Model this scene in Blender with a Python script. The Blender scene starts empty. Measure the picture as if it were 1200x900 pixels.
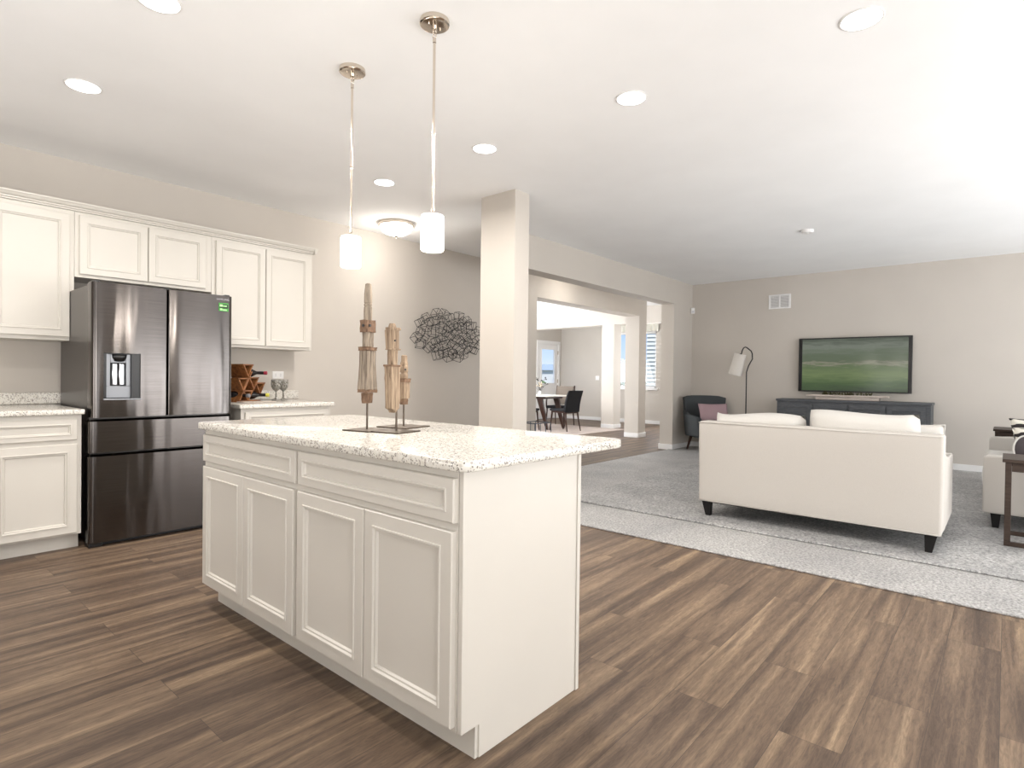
import bpy, bmesh, math, random
from mathutils import Vector, Matrix
S = bpy.context.scene
C = S.collection
PI = math.pi
random.seed(7)

# ------------------------------------------------------------------ camera
cam_d = bpy.data.cameras.new('camera')
cam_d.sensor_width = 36.0
cam_d.sensor_fit = 'HORIZONTAL'
cam_d.lens = 674.42 / 1200 * 36
cam_d.clip_start = 0.05
cam_d.clip_end = 500
cam = bpy.data.objects.new('camera', cam_d)
C.objects.link(cam)
_r = (0.652140385, -0.757998687, 0.0122845)
_d = (-0.00073258, -0.01683448, -0.99985802)
_f = (0.758097871, 0.652038796, -0.01153374)
cam.matrix_world = Matrix(((_r[0], -_d[0], -_f[0], 0), (_r[1], -_d[1], -_f[1], 0), (_r[2], -_d[2], -_f[2], 1.14), (0, 0, 0, 1)))
S.camera = cam

# ------------------------------------------------------------------ view
S.view_settings.view_transform = 'Standard'
S.view_settings.look = 'None'
S.view_settings.gamma = 1
S.view_settings.use_curve_mapping = False
S.view_settings.exposure = 0.2

# ------------------------------------------------------------------ sky
W = bpy.data.worlds.new('sky')
S.world = W
W.use_nodes = True
nt = W.node_tree
nt.nodes.clear()
wo = nt.nodes.new('ShaderNodeOutputWorld')
bg = nt.nodes.new('ShaderNodeBackground')
tc = nt.nodes.new('ShaderNodeTexCoord')
sx = nt.nodes.new('ShaderNodeSeparateXYZ')
rp = nt.nodes.new('ShaderNodeValToRGB')
nt.links.new(tc.outputs['Generated'], sx.inputs[0])
nt.links.new(sx.outputs['Z'], rp.inputs[0])
nt.links.new(rp.outputs[0], bg.inputs[0])
nt.links.new(bg.outputs[0], wo.inputs[0])
e = rp.color_ramp.elements
e[0].position = 0.0; e[0].color = (0.93, 0.94, 0.96, 1)
e[1].position = 0.5; e[1].color = (0.16, 0.34, 0.80, 1)
m_ = rp.color_ramp.elements.new(0.10); m_.color = (0.40, 0.60, 0.97, 1)
m_ = rp.color_ramp.elements.new(0.035); m_.color = (0.62, 0.76, 0.98, 1)
bg.inputs[1].default_value = 1.0


def area(name, loc, aim, sx_, sy_, power, col=(1, 1, 1), spread=180):
    l = bpy.data.lights.new(name, 'AREA')
    l.shape = 'RECTANGLE'
    l.size = sx_; l.size_y = sy_
    l.energy = power; l.color = col
    l.spread = math.radians(spread)
    o = bpy.data.objects.new(name, l)
    o.location = loc
    o.rotation_euler = Vector(aim).to_track_quat('-Z', 'Y').to_euler()
    C.objects.link(o)
    return o


DAY = (0.93, 0.965, 1.0)
# daylight entering by the windows and patio doors behind the camera
area('daylight_patio_door', (0.2, -3.30, 1.25), (0, 1, 0.45), 2.6, 2.1, 48, DAY)
area('daylight_living_window', (5.4, -3.30, 1.5), (0, 1, 0.50), 4.4, 1.7, 110, DAY)
area('west_fill', (-2.50, 1.6, 1.5), (1, 0.3, 0.9), 2.6, 1.3, 16, DAY)  # added fill at the west wall, no known window there
# unseen fill lights added to brighten dining room and front hall, no known windows
area('dining_fill', (9.6, 9.60, 1.5), (0, -1, 0.3), 2.8, 1.6, 170, DAY)
area('dining_side_fill', (6.95, 8.0, 1.5), (1, 0, 0.1), 1.8, 1.6, 115, DAY)
area('hall_fill', (13.30, 5.3, 1.5), (-1, 0, 0.3), 1.6, 1.6, 95, DAY)
# unseen uplights added behind and beside the camera to brighten the ceiling
area('ceiling_fill', (-0.6, -1.6, 1.2), (0.5, 0.6, 1), 1.8, 1.8, 85, (1, 0.98, 0.95))
area('ceiling_fill_middle', (2.4, -2.7, 0.5), (0.3, 0.6, 1), 2.4, 1.0, 34, (1, 0.98, 0.96), 180)
area('ceiling_fill_living', (4.6, -2.0, 0.7), (0.1, 1.2, 1), 2.4, 2.0, 42, (1, 0.98, 0.96))
area('ceiling_fill_kitchen', (-1.5, 2.6, 1.1), (0.7, 0.25, 1), 1.2, 1.6, 30, (1, 0.98, 0.96))
area('living_wall_fill', (7.6, -3.1, 0.5), (0.1, 1.1, 1), 3.0, 0.8, 75, DAY)  # added uplight for the living room ceiling and television wall
sun = bpy.data.lights.new('sun', 'SUN'); sun.energy = 5.0; sun.angle = 0.01; sun.color = (1, 0.96, 0.9)
sun_o = bpy.data.objects.new('sun', sun); C.objects.link(sun_o)
sun_o.rotation_euler = Vector((0.5, 0.25, -1)).to_track_quat('-Z', 'Y').to_euler()

# ------------------------------------------------------------------ material helpers
def mat(name, col=(0.8, 0.8, 0.8), rough=0.5, metal=0.0, **kw):
    m = bpy.data.materials.new(name)
    m.use_nodes = True
    b = m.node_tree.nodes['Principled BSDF']
    b.inputs['Base Color'].default_value = (*col, 1)
    b.inputs['Roughness'].default_value = rough
    b.inputs['Metallic'].default_value = metal
    for k, v in kw.items():
        b.inputs[k.replace('_', ' ')].default_value = v
    return m


def nodes(m):
    n = m.node_tree
    return n, n.nodes['Principled BSDF']


def coords(n, scale=(1, 1, 1), rot=(0, 0, 0)):
    t = n.nodes.new('ShaderNodeTexCoord')
    mp = n.nodes.new('ShaderNodeMapping')
    mp.inputs['Scale'].default_value = scale
    mp.inputs['Rotation'].default_value = rot
    n.links.new(t.outputs['Object'], mp.inputs[0])
    return mp.outputs[0]


def noise(n, vec, scale=5, detail=3, rough=0.5, dist=0.0):
    t = n.nodes.new('ShaderNodeTexNoise')
    t.inputs['Scale'].default_value = scale
    t.inputs['Detail'].default_value = detail
    t.inputs['Roughness'].default_value = rough
    t.inputs['Distortion'].default_value = dist
    n.links.new(vec, t.inputs['Vector'])
    return t.outputs['Fac']


def ramp(n, fac, stops):
    r = n.nodes.new('ShaderNodeValToRGB')
    el = r.color_ramp.elements
    el[0].position = stops[0][0]; el[0].color = (*stops[0][1], 1)
    el[1].position = stops[-1][0]; el[1].color = (*stops[-1][1], 1)
    for p, c in stops[1:-1]:
        k = el.new(p); k.color = (*c, 1)
    n.links.new(fac, r.inputs[0])
    return r.outputs[0]


def mixc(n, a, b, fac, mode='MIX'):
    x = n.nodes.new('ShaderNodeMix')
    x.data_type = 'RGBA'; x.blend_type = mode
    for s, v in ((x.inputs[6], a), (x.inputs[7], b), (x.inputs[0], fac)):
        if isinstance(v, (int, float)): s.default_value = v
        elif isinstance(v, tuple): s.default_value = (*v, 1)
        else: n.links.new(v, s)
    return x.outputs[2]


def bump(n, b, h, strength=0.2, dist=0.01):
    u = n.nodes.new('ShaderNodeBump')
    u.inputs['Strength'].default_value = strength
    u.inputs['Distance'].default_value = dist
    n.links.new(h, u.inputs['Height'])
    n.links.new(u.outputs[0], b.inputs['Normal'])


def paint(name, col, rough=0.6, bs=0.03):
    m = mat(name, col, rough)
    n, b = nodes(m)
    v = coords(n)
    f = noise(n, v, 2.0, 3)
    c2 = tuple(x * 0.965 for x in col)
    n.links.new(ramp(n, f, [(0.3, c2), (0.7, col)]), b.inputs['Base Color'])
    bump(n, b, noise(n, v, 160, 2), bs, 0.002)
    return m


M = {}
M['wall'] = paint('wall_paint_greige', (0.585, 0.54, 0.488), 0.75)
M['ceiling'] = paint('ceiling_paint_white', (0.915, 0.915, 0.915), 0.9)
M['trim'] = paint('trim_paint_white', (0.84, 0.83, 0.82), 0.35, 0.0)
M['cab'] = paint('cabinet_paint_cream', (0.62, 0.588, 0.535), 0.38, 0.0)
M['nickel'] = mat('polished_nickel', (0.68, 0.61, 0.53), 0.14, 1.0)
M['chrome'] = mat('chrome', (0.62, 0.63, 0.66), 0.15, 1.0)
M['wire_steel'] = mat('blued_steel_wire', (0.10, 0.12, 0.15), 0.35, 0.8)
M['black_metal'] = mat('black_metal', (0.02, 0.02, 0.022), 0.35, 0.6)
M['iron'] = mat('bronze_iron', (0.11, 0.085, 0.065), 0.45, 0.8)
M['black_wood'] = mat('black_stained_wood', (0.012, 0.011, 0.011), 0.35)
M['plastic'] = mat('white_plastic', (0.82, 0.81, 0.80), 0.4)
M['dark_slot'] = mat('dark_slot', (0.03, 0.03, 0.03), 0.6)
M['black_plastic'] = mat('black_plastic', (0.012, 0.012, 0.013), 0.3)
M['siding'] = mat('cream_siding', (0.66, 0.65, 0.60), 0.6)


def wood(name, c1, c2, scale=(1, 14, 14), rough=0.4, bs=0.08, nsc=4):
    m = mat(name, c1, rough)
    n, b = nodes(m)
    v = coords(n, scale)
    f = noise(n, v, nsc, 5, 0.6, 0.6)
    n.links.new(ramp(n, f, [(0.3, c1), (0.7, c2)]), b.inputs['Base Color'])
    bump(n, b, f, bs, 0.004)
    return m


M['walnut'] = wood('walnut_wood', (0.030, 0.013, 0.009), (0.055, 0.024, 0.015), (14, 14, 1), 0.35)
M['acacia'] = wood('acacia_wood', (0.10, 0.036, 0.014), (0.36, 0.15, 0.055), (3, 12, 12), 0.35, 0.1, 3)
M['table_wood'] = wood('grey_brown_table_wood', (0.032, 0.021, 0.016), (0.062, 0.043, 0.034), (10, 2, 10), 0.45)
M['console_wood'] = wood('slate_grey_wood', (0.075, 0.08, 0.087), (0.125, 0.13, 0.14), (20, 3, 14), 0.5)
M['pale_wood'] = wood('whitewashed_wood', (0.42, 0.35, 0.30), (0.62, 0.55, 0.50), (16, 2, 16), 0.6)
M['light_wood'] = wood('pale_dining_top', (0.70, 0.66, 0.58), (0.80, 0.77, 0.70), (12, 2, 10), 0.3)
M['driftwood'] = wood('weathered_driftwood', (0.11, 0.07, 0.045), (0.46, 0.345, 0.24), (26, 26, 2.4), 0.8, 0.7, 3)
M['driftwood_grey'] = wood('weathered_grey_driftwood', (0.085, 0.065, 0.05), (0.44, 0.365, 0.285), (30, 30, 2.0), 0.85, 0.8, 3)
M['driftwood_dark'] = wood('weathered_brown_wood', (0.10, 0.06, 0.04), (0.27, 0.17, 0.11), (20, 20, 12), 0.8, 0.5, 3)

# floor planks: rows run along X
m = mat('wood_plank_floor', (0.3, 0.22, 0.17), 0.45, 0.0, Specular_IOR_Level=0.28)
n, b = nodes(m)
v = coords(n)
bt = n.nodes.new('ShaderNodeTexBrick')
bt.offset = 0.37; bt.offset_frequency = 2
bt.inputs['Scale'].default_value = 1.0
bt.inputs['Brick Width'].default_value = 1.22
bt.inputs['Row Height'].default_value = 0.182
bt.inputs['Mortar Size'].default_value = 0.0009
bt.inputs['Mortar Smooth'].default_value = 0.1
bt.inputs['Bias'].default_value = 0.0
bt.inputs['Color1'].default_value = (0, 0, 0, 1)
bt.inputs['Color2'].default_value = (1, 1, 1, 1)
bt.inputs['Mortar'].default_value = (0.5, 0.5, 0.5, 1)
n.links.new(v, bt.inputs['Vector'])
cb = n.nodes.new('ShaderNodeCombineXYZ')
sp = n.nodes.new('ShaderNodeSeparateXYZ'); n.links.new(v, sp.inputs[0])
def mth(op, a, bb):
    x = n.nodes.new('ShaderNodeMath'); x.operation = op
    for s, q in ((x.inputs[0], a), (x.inputs[1], bb)):
        if isinstance(q, (int, float)): s.default_value = q
        else: n.links.new(q, s)
    return x.outputs[0]
bw = n.nodes.new('ShaderNodeRGBToBW'); n.links.new(bt.outputs['Color'], bw.inputs[0])
n.links.new(mth('ADD', mth('MULTIPLY', sp.outputs['X'], 0.5), mth('MULTIPLY', bw.outputs[0], 37.0)), cb.inputs[0])
n.links.new(mth('MULTIPLY', sp.outputs['Y'], 9.5), cb.inputs[1])
n.links.new(mth('MULTIPLY', bw.outputs[0], 11.0), cb.inputs[2])
streak = noise(n, cb.outputs[0], 1.5, 4, 0.55, 0.5)
fine = noise(n, coords(n, (6.0, 48, 1)), 2.0, 6, 0.75, 0.9)
base = ramp(n, streak, [(0.27, (0.064, 0.044, 0.033)), (0.43, (0.108, 0.074, 0.053)), (0.56, (0.168, 0.117, 0.080)), (0.73, (0.29, 0.21, 0.138))])
g = ramp(n, fine, [(0.34, (0.66, 0.66, 0.67)), (0.62, (1.20, 1.19, 1.17))])
c = mixc(n, base, g, 1.0, 'MULTIPLY')
tone = ramp(n, bw.outputs[0], [(0.0, (0.95, 0.95, 0.96)), (1.0, (1.04, 1.035, 1.02))])
c = mixc(n, c, tone, 1.0, 'MULTIPLY')
c = mixc(n, c, (0.06, 0.045, 0.035), bt.outputs['Fac'])
n.links.new(c, b.inputs['Base Color'])
bump(n, b, fine, 0.08, 0.002)
M['floor'] = m


def carpet(name, c1, c2, rough=0.95, scl=260, bs=0.9, spec=0.3, lo=0.84):
    m = mat(name, c1, rough)
    n, b = nodes(m)
    v = coords(n)
    f = noise(n, v, scl, 3, 0.7)
    g = noise(n, v, 1.7, 4, 0.6, 0.8)
    a = ramp(n, f, [(0.32, c1), (0.68, c2)])
    t = ramp(n, g, [(0.3, (lo, lo, lo + 0.01)), (0.7, (1.08, 1.08, 1.07))])
    n.links.new(mixc(n, a, t, 1.0, 'MULTIPLY'), b.inputs['Base Color'])
    b.inputs['Specular IOR Level'].default_value = spec
    bump(n, b, noise(n, v, scl * 0.45, 3, 0.8), bs, 0.012)
    return m


M['carpet'] = carpet('grey_wall_to_wall_carpet', (0.19, 0.187, 0.184), (0.62, 0.61, 0.60), 0.5, 70, 1.0, 0.6, 0.8)
M['rug'] = carpet('grey_shag_rug', (0.15, 0.15, 0.15), (0.66, 0.655, 0.65), 0.5, 60, 1.0, 0.7, 0.62)
M['dining_rug'] = carpet('rosy_flat_rug', (0.45, 0.37, 0.33), (0.58, 0.50, 0.45), 0.9, 120, 0.3)


def fabric(name, c, s=300, bs=0.25, rough=0.9):
    m = mat(name, c, rough)
    n, b = nodes(m)
    v = coords(n)
    f = noise(n, v, s, 2)
    n.links.new(ramp(n, f, [(0.3, tuple(x * 0.93 for x in c)), (0.7, c)]), b.inputs['Base Color'])
    bump(n, b, noise(n, v, 9, 3), bs, 0.006)
    b.inputs['Specular IOR Level'].default_value = 0.2
    return m


M['ivory'] = fabric('ivory_upholstery', (0.53, 0.50, 0.463))
M['ivory_cushion'] = fabric('ivory_cushion_fabric', (0.62, 0.60, 0.567), bs=0.6)
M['charcoal'] = fabric('charcoal_upholstery', (0.060, 0.066, 0.070))
M['mauve'] = fabric('mauve_fabric', (0.36, 0.25, 0.27))
M['linen'] = fabric('linen_shade', (0.66, 0.62, 0.57))
M['curtain'] = fabric('cream_valance_fabric', (0.76, 0.74, 0.66))
M['tan'] = fabric('taupe_woven_back', (0.17, 0.14, 0.115))
M['black_seat'] = fabric('black_leather', (0.010, 0.010, 0.012), rough=0.7)

for k_ in ('walnut', 'table_wood', 'console_wood', 'acacia', 'driftwood', 'driftwood_grey', 'driftwood_dark', 'black_wood'):
    M[k_].node_tree.nodes['Principled BSDF'].inputs['Specular IOR Level'].default_value = 0.22

# granite
m = mat('speckled_granite', (0.85, 0.82, 0.75), 0.13)
n, b = nodes(m)
v = coords(n)
def vor(scale, feat='F1'):
    t = n.nodes.new('ShaderNodeTexVoronoi'); t.feature = feat
    t.inputs['Scale'].default_value = scale
    n.links.new(v, t.inputs['Vector'])
    return t
base = ramp(n, noise(n, v, 55, 4, 0.7), [(0.30, (0.54, 0.50, 0.435)), (0.44, (0.68, 0.65, 0.59)), (0.7, (0.74, 0.72, 0.675))])
vo = vor(230)
bw2 = n.nodes.new('ShaderNodeRGBToBW'); n.links.new(vo.outputs['Color'], bw2.inputs[0])
k1 = ramp(n, bw2.outputs[0], [(0.225, (1, 1, 1)), (0.24, (0, 0, 0))])
c = mixc(n, base, (0.22, 0.20, 0.18), k1)
vo2 = vor(140)
bw3 = n.nodes.new('ShaderNodeRGBToBW'); n.links.new(vo2.outputs['Color'], bw3.inputs[0])
k2 = ramp(n, bw3.outputs[0], [(0.17, (1, 1, 1)), (0.19, (0, 0, 0))])
c = mixc(n, c, (0.40, 0.365, 0.33), k2)
n.links.new(c, b.inputs['Base Color'])
M['granite'] = m

# black stainless
m = mat('black_stainless_steel', (0.12, 0.11, 0.105), 0.17, 1.0)
n, b = nodes(m)
f = noise(n, coords(n, (9, 9, 0.9)), 1.0, 1, 0.5)
bump(n, b, f, 0.35, 0.02)
f2 = noise(n, coords(n, (4, 4, 900)), 1.0, 2)
n.links.new(ramp(n, f2, [(0.3, (0.092, 0.083, 0.079)), (0.7, (0.130, 0.119, 0.113))]), b.inputs['Base Color'])
b.inputs['Anisotropic'].default_value = 0.75
b.inputs['Anisotropic Rotation'].default_value = 0.25
M['steel'] = m
M['steel_side'] = mat('dark_grey_case', (0.12, 0.11, 0.105), 0.35, 0.7)
M['silver'] = mat('silver_plastic', (0.26, 0.27, 0.29), 0.35, 0.5)
M['gloss_black'] = mat('gloss_black', (0.006, 0.006, 0.007), 0.28)
M['green'] = mat('green_sticker', (0.04, 0.30, 0.03), 0.4)
M['pale_green'] = mat('pale_green_print', (0.45, 0.85, 0.35), 0.4)
M['black_print'] = mat('black_print', (0.004, 0.02, 0.004), 0.4)
M['grey_print'] = mat('grey_print', (0.42, 0.40, 0.42), 0.4)


def emis(name, col, s, basec=(0.9, 0.9, 0.9)):
    m = mat(name, basec, 0.4)
    b = m.node_tree.nodes['Principled BSDF']
    b.inputs['Emission Color'].default_value = (*col, 1)
    b.inputs['Emission Strength'].default_value = s
    return m


M['bulb_glass'] = emis('lit_frosted_glass', (1.0, 0.97, 0.92), 2.4)
M['lens'] = emis('lit_downlight_lens', (1.0, 0.98, 0.95), 6.0)


def glass(name, col=(1, 1, 1), alpha=0.12, rough=0.02):
    m = bpy.data.materials.new(name); m.use_nodes = True
    n = m.node_tree; n.nodes.clear()
    o = n.nodes.new('ShaderNodeOutputMaterial')
    t = n.nodes.new('ShaderNodeBsdfTransparent'); t.inputs[0].default_value = (*col, 1)
    g = n.nodes.new('ShaderNodeBsdfGlossy'); g.inputs['Roughness'].default_value = rough
    x = n.nodes.new('ShaderNodeMixShader')
    x.inputs[0].default_value = 0.015
    n.links.new(t.outputs[0], x.inputs[1]); n.links.new(g.outputs[0], x.inputs[2])
    n.links.new(x.outputs[0], o.inputs[0])
    return m


M['pane'] = glass('window_glass', (0.97, 0.985, 1.0))
m = mat('smoky_patterned_glass', (0.32, 0.29, 0.24), 0.12)
n, b = nodes(m)
v = coords(n)
f = noise(n, v, 70, 2, 0.5, 1.5)
n.links.new(ramp(n, f, [(0.42, (0.16, 0.14, 0.10)), (0.52, (0.52, 0.50, 0.45)), (0.62, (0.75, 0.73, 0.70))]), b.inputs['Base Color'])
b.inputs['Transmission Weight'].default_value = 0.55
bump(n, b, f, 0.5, 0.003)
M['goblet'] = m
M['bottle'] = mat('dark_bottle_glass', (0.012, 0.010, 0.010), 0.06)
M['red_foil'] = mat('red_foil', (0.28, 0.03, 0.05), 0.3)
M['yellow_foil'] = mat('yellow_foil', (0.62, 0.58, 0.10), 0.35)
M['label_blue'] = mat('pale_blue_label', (0.45, 0.62, 0.70), 0.5)

# TV picture (golf green landscape)
m = bpy.data.materials.new('tv_picture'); m.use_nodes = True
n, b = nodes(m)
v = coords(n)
sp = n.nodes.new('ShaderNodeSeparateXYZ'); n.links.new(v, sp.inputs[0])
hz = noise(n, coords(n, (1, 1.3, 9)), 2.2, 5, 0.6, 0.6)
zf = mth('ADD', mth('MULTIPLY', sp.outputs['Z'], 1.32), mth('MULTIPLY', mth('SUBTRACT', hz, 0.5), 0.35))
land = ramp(n, mth('ADD', zf, 0.0), [(0.02, (0.07, 0.10, 0.06)), (0.16, (0.10, 0.16, 0.07)), (0.34, (0.22, 0.29, 0.13)), (0.48, (0.16, 0.22, 0.11)),
                     (0.54, (0.34, 0.33, 0.25)), (0.60, (0.15, 0.19, 0.12)), (0.72, (0.17, 0.21, 0.145)), (0.86, (0.25, 0.28, 0.23)), (1.0, (0.12, 0.14, 0.11))])
b.inputs['Base Color'].default_value = (0.012, 0.013, 0.012, 1)
n.links.new(land, b.inputs['Emission Color'])
b.inputs['Emission Strength'].default_value = 0.55
b.inputs['Roughness'].default_value = 0.12
b.inputs['Specular IOR Level'].default_value = 0.25
M['tv'] = m

# black and white patterned cushion fabric
m = mat('black_white_pattern_fabric', (0.8, 0.78, 0.74), 0.9)
n, b = nodes(m)
wv = n.nodes.new('ShaderNodeTexWave'); wv.wave_type = 'RINGS'
wv.inputs['Scale'].default_value = 5.0; wv.inputs['Distortion'].default_value = 7.0; wv.inputs['Detail'].default_value = 1.0
wv.inputs['Detail Scale'].default_value = 1.2
n.links.new(coords(n), wv.inputs['Vector'])
n.links.new(ramp(n, wv.outputs['Fac'], [(0.40, (0.03, 0.025, 0.025)), (0.47, (0.74, 0.70, 0.62))]), b.inputs['Base Color'])
M['pattern'] = m
m = mat('dark_disc_fabric', (0.055, 0.045, 0.048), 0.9); M['dark_fabric'] = m
m = mat('garden_green', (0.13, 0.20, 0.07), 0.9); M['leaf'] = m
M['dark_leaf'] = mat('dark_dried_leaf', (0.035, 0.03, 0.025), 0.7)
M['moss'] = mat('brown_moss', (0.06, 0.055, 0.02), 0.9)
M['blossom'] = mat('cream_blossom', (0.80, 0.68, 0.52), 0.8)
M['lawn'] = paint('lawn', (0.16, 0.18, 0.10), 0.9)
M['roof'] = mat('grey_blue_roof', (0.30, 0.36, 0.42), 0.8)
M['house'] = mat('pale_house_wall', (0.75, 0.73, 0.70), 0.8)

# ------------------------------------------------------------------ mesh helpers
def box(bm, x0, x1, y0, y1, z0, z1):
    vs = [bm.verts.new((x, y, z)) for x in (x0, x1) for y in (y0, y1) for z in (z0, z1)]
    for f in ((0, 1, 3, 2), (4, 6, 7, 5), (0, 4, 5, 1), (2, 3, 7, 6), (0, 2, 6, 4), (1, 5, 7, 3)):
        bm.faces.new([vs[i] for i in f])
    return vs


def xf(vs, mtx):
    for v_ in vs: v_.co = mtx @ v_.co


def frustum(bm, c, a0, b0, a1, b1, z0, z1, dx=0, dy=0):
    """tapered box: half sizes a0,b0 at z0 and a1,b1 at z1, top shifted by dx,dy"""
    vs = []
    for z, a, b_, ox, oy in ((z0, a0, b0, 0, 0), (z1, a1, b1, dx, dy)):
        for sx_, sy_ in ((-1, -1), (1, -1), (1, 1), (-1, 1)):
            vs.append(bm.verts.new((c[0] + ox + sx_ * a, c[1] + oy + sy_ * b_, z)))
    bm.faces.new(vs[3::-1]); bm.faces.new(vs[4:8])
    for i in range(4):
        j = (i + 1) % 4
        bm.faces.new((vs[i], vs[j], vs[4 + j], vs[4 + i]))
    return vs


def prism(bm, poly, axis, a, b_):
    """extrude closed 2d poly along axis from a to b_; axis 'x': (y,z), 'y': (x,z), 'z': (x,y)"""
    def p(q, t):
        return {'x': (t, q[0], q[1]), 'y': (q[0], t, q[1]), 'z': (q[0], q[1], t)}[axis]
    A = [bm.verts.new(p(q, a)) for q in poly]
    B = [bm.verts.new(p(q, b_)) for q in poly]
    n_ = len(poly)
    bm.faces.new(A[::-1]); bm.faces.new(B)
    for i in range(n_):
        j = (i + 1) % n_
        bm.faces.new((A[i], A[j], B[j], B[i]))
    return A + B


def lathe(bm, prof, c=(0, 0, 0), n_=24, cap=True):
    rings = []
    for r, z in prof:
        rings.append([bm.verts.new((c[0] + r * math.cos(2 * PI * i / n_), c[1] + r * math.sin(2 * PI * i / n_), c[2] + z)) for i in range(n_)])
    for a, b_ in zip(rings, rings[1:]):
        for i in range(n_):
            j = (i + 1) % n_
            bm.faces.new((a[i], a[j], b_[j], b_[i]))
    if cap:
        bm.faces.new(rings[0][::-1]); bm.faces.new(rings[-1])
    return [v_ for r in rings for v_ in r]


def tube(bm, pts, r, n_=8, r1=None):
    pts = [Vector(p) for p in pts]
    rings = []
    up = Vector((0, 0, 1))
    prev = None
    for i, p in enumerate(pts):
        a = pts[max(i - 1, 0)]; b_ = pts[min(i + 1, len(pts) - 1)]
        t = (b_ - a).normalized()
        if prev is None:
            s_ = t.cross(up)
            if s_.length < 1e-3: s_ = t.cross(Vector((1, 0, 0)))
        else:
            s_ = prev - t * prev.dot(t)
        s_.normalize(); prev = s_
        u = s_.cross(t)
        rr = r if r1 is None else r + (r1 - r) * i / (len(pts) - 1)
        rings.append([bm.verts.new(p + (s_ * math.cos(2 * PI * k / n_) + u * math.sin(2 * PI * k / n_)) * rr) for k in range(n_)])
    for a, b_ in zip(rings, rings[1:]):
        for i in range(n_):
            j = (i + 1) % n_
            bm.faces.new((a[i], a[j], b_[j], b_[i]))
    bm.faces.new(rings[0][::-1]); bm.faces.new(rings[-1])
    return [v_ for q in rings for v_ in q]


def rings_panel(bm, w, h, prof, T):
    """front of a door w x h built of nested rectangles; prof = [(inset, depth_out)], T maps (u, v, out) to a point; closes the back"""
    R_ = []
    for ins, d in prof:
        R_.append([bm.verts.new(T(u, v_, d)) for u, v_ in ((ins, ins), (w - ins, ins), (w - ins, h - ins), (ins, h - ins))])
    for a, b_ in zip(R_, R_[1:]):
        for i in range(4):
            j = (i + 1) % 4
            bm.faces.new((a[i], a[j], b_[j], b_[i]))
    bm.faces.new(R_[-1]); bm.faces.new(R_[0][::-1])


def cushion(bm, w, d, h, nx=14, ny=10, p=0.32, zc=0.0, knife=False, seed=0):
    """soft pillow lying in XY, thickness h"""
    rnd = random.Random(seed)
    ph = [rnd.uniform(0, 6) for _ in range(4)]
    top, bot = [], []
    for j in range(ny + 1):
        rt, rb = [], []
        for i in range(nx + 1):
            u = -1 + 2 * i / nx; v_ = -1 + 2 * j / ny
            e_ = max(0.0, (1 - abs(u) ** 3.5) * (1 - abs(v_) ** 3.5)) ** p
            wob = 1 + 0.05 * math.sin(3 * u + ph[0]) * math.cos(2.4 * v_ + ph[1])
            k = 1 - 0.05 * (1 - abs(v_) ** 2) * (abs(u) ** 6) if knife else 1 - 0.03 * abs(u * v_) ** 4
            k2 = 1 - 0.07 * (1 - abs(u) ** 2) * (abs(v_) ** 6) if knife else k
            x, y = u * w / 2 * k, v_ * d / 2 * k2
            z = h / 2 * e_ * wob
            edge = i in (0, nx) or j in (0, ny)
            a = bm.verts.new((x, y, zc + (0 if edge else z)))
            rt.append(a)
            rb.append(a if edge else bm.verts.new((x, y, zc - z)))
        top.append(rt); bot.append(rb)
    for j in range(ny):
        for i in range(nx):
            bm.faces.new((top[j][i], top[j][i + 1], top[j + 1][i + 1], top[j + 1][i]))
            bm.faces.new((bot[j][i], bot[j + 1][i], bot[j + 1][i + 1], bot[j][i + 1]))
    return [v_ for v_ in bm.verts]


def rrect(x0, x1, y0, y1, r, n_=6, corners=(1, 1, 1, 1)):
    pts = []
    cs = ((x0 + r, y0 + r, PI), (x1 - r, y0 + r, 1.5 * PI), (x1 - r, y1 - r, 0), (x0 + r, y1 - r, 0.5 * PI))
    raw = ((x0, y0), (x1, y0), (x1, y1), (x0, y1))
    for k, (cx, cy, a0) in enumerate(cs):
        if corners[k]:
            for i in range(n_ + 1):
                a = a0 + 0.5 * PI * i / n_
                pts.append((cx + r * math.cos(a), cy + r * math.sin(a)))
        else: pts.append(raw[k])
    return pts


def obj(name, bm, m_, parent=None, bevel=0.0, smooth=False, seg=2, sub=0, kind=None, label=None):
    bmesh.ops.recalc_face_normals(bm, faces=bm.faces[:])
    me = bpy.data.meshes.new(name)
    bm.to_mesh(me); bm.free()
    me.materials.append(m_)
    if smooth:
        for p in me.polygons: p.use_smooth = True
        if smooth == 'auto':
            me.set_sharp_from_angle(angle=math.radians(40))
    o = bpy.data.objects.new(name, me)
    C.objects.link(o)
    if parent: o.parent = parent
    if bevel:
        q = o.modifiers.new('bevel', 'BEVEL'); q.width = bevel; q.segments = seg; q.limit_method = 'ANGLE'
        q.angle_limit = math.radians(40)
        if seg > 1:
            q.harden_normals = False
            for p in me.polygons: p.use_smooth = True
            me.set_sharp_from_angle(angle=math.radians(30)) if seg == 2 else None
    if sub:
        q = o.modifiers.new('sub', 'SUBSURF'); q.levels = sub; q.render_levels = sub
    if kind: o['kind'] = kind
    if label: o['label'] = label
    return o


def NB(): return bmesh.new()


def tag(o, label, cat, group=None):
    o['label'] = label; o['category'] = cat
    if group: o['group'] = group
    return o


def thing(name, label, cat, loc=(0, 0, 0), rz=0.0, group=None):
    o = bpy.data.objects.new(name, None)
    o.empty_display_size = 0.1
    C.objects.link(o)
    o.location = loc; o.rotation_euler = (0, 0, rz)
    return tag(o, label, cat, group)


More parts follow.
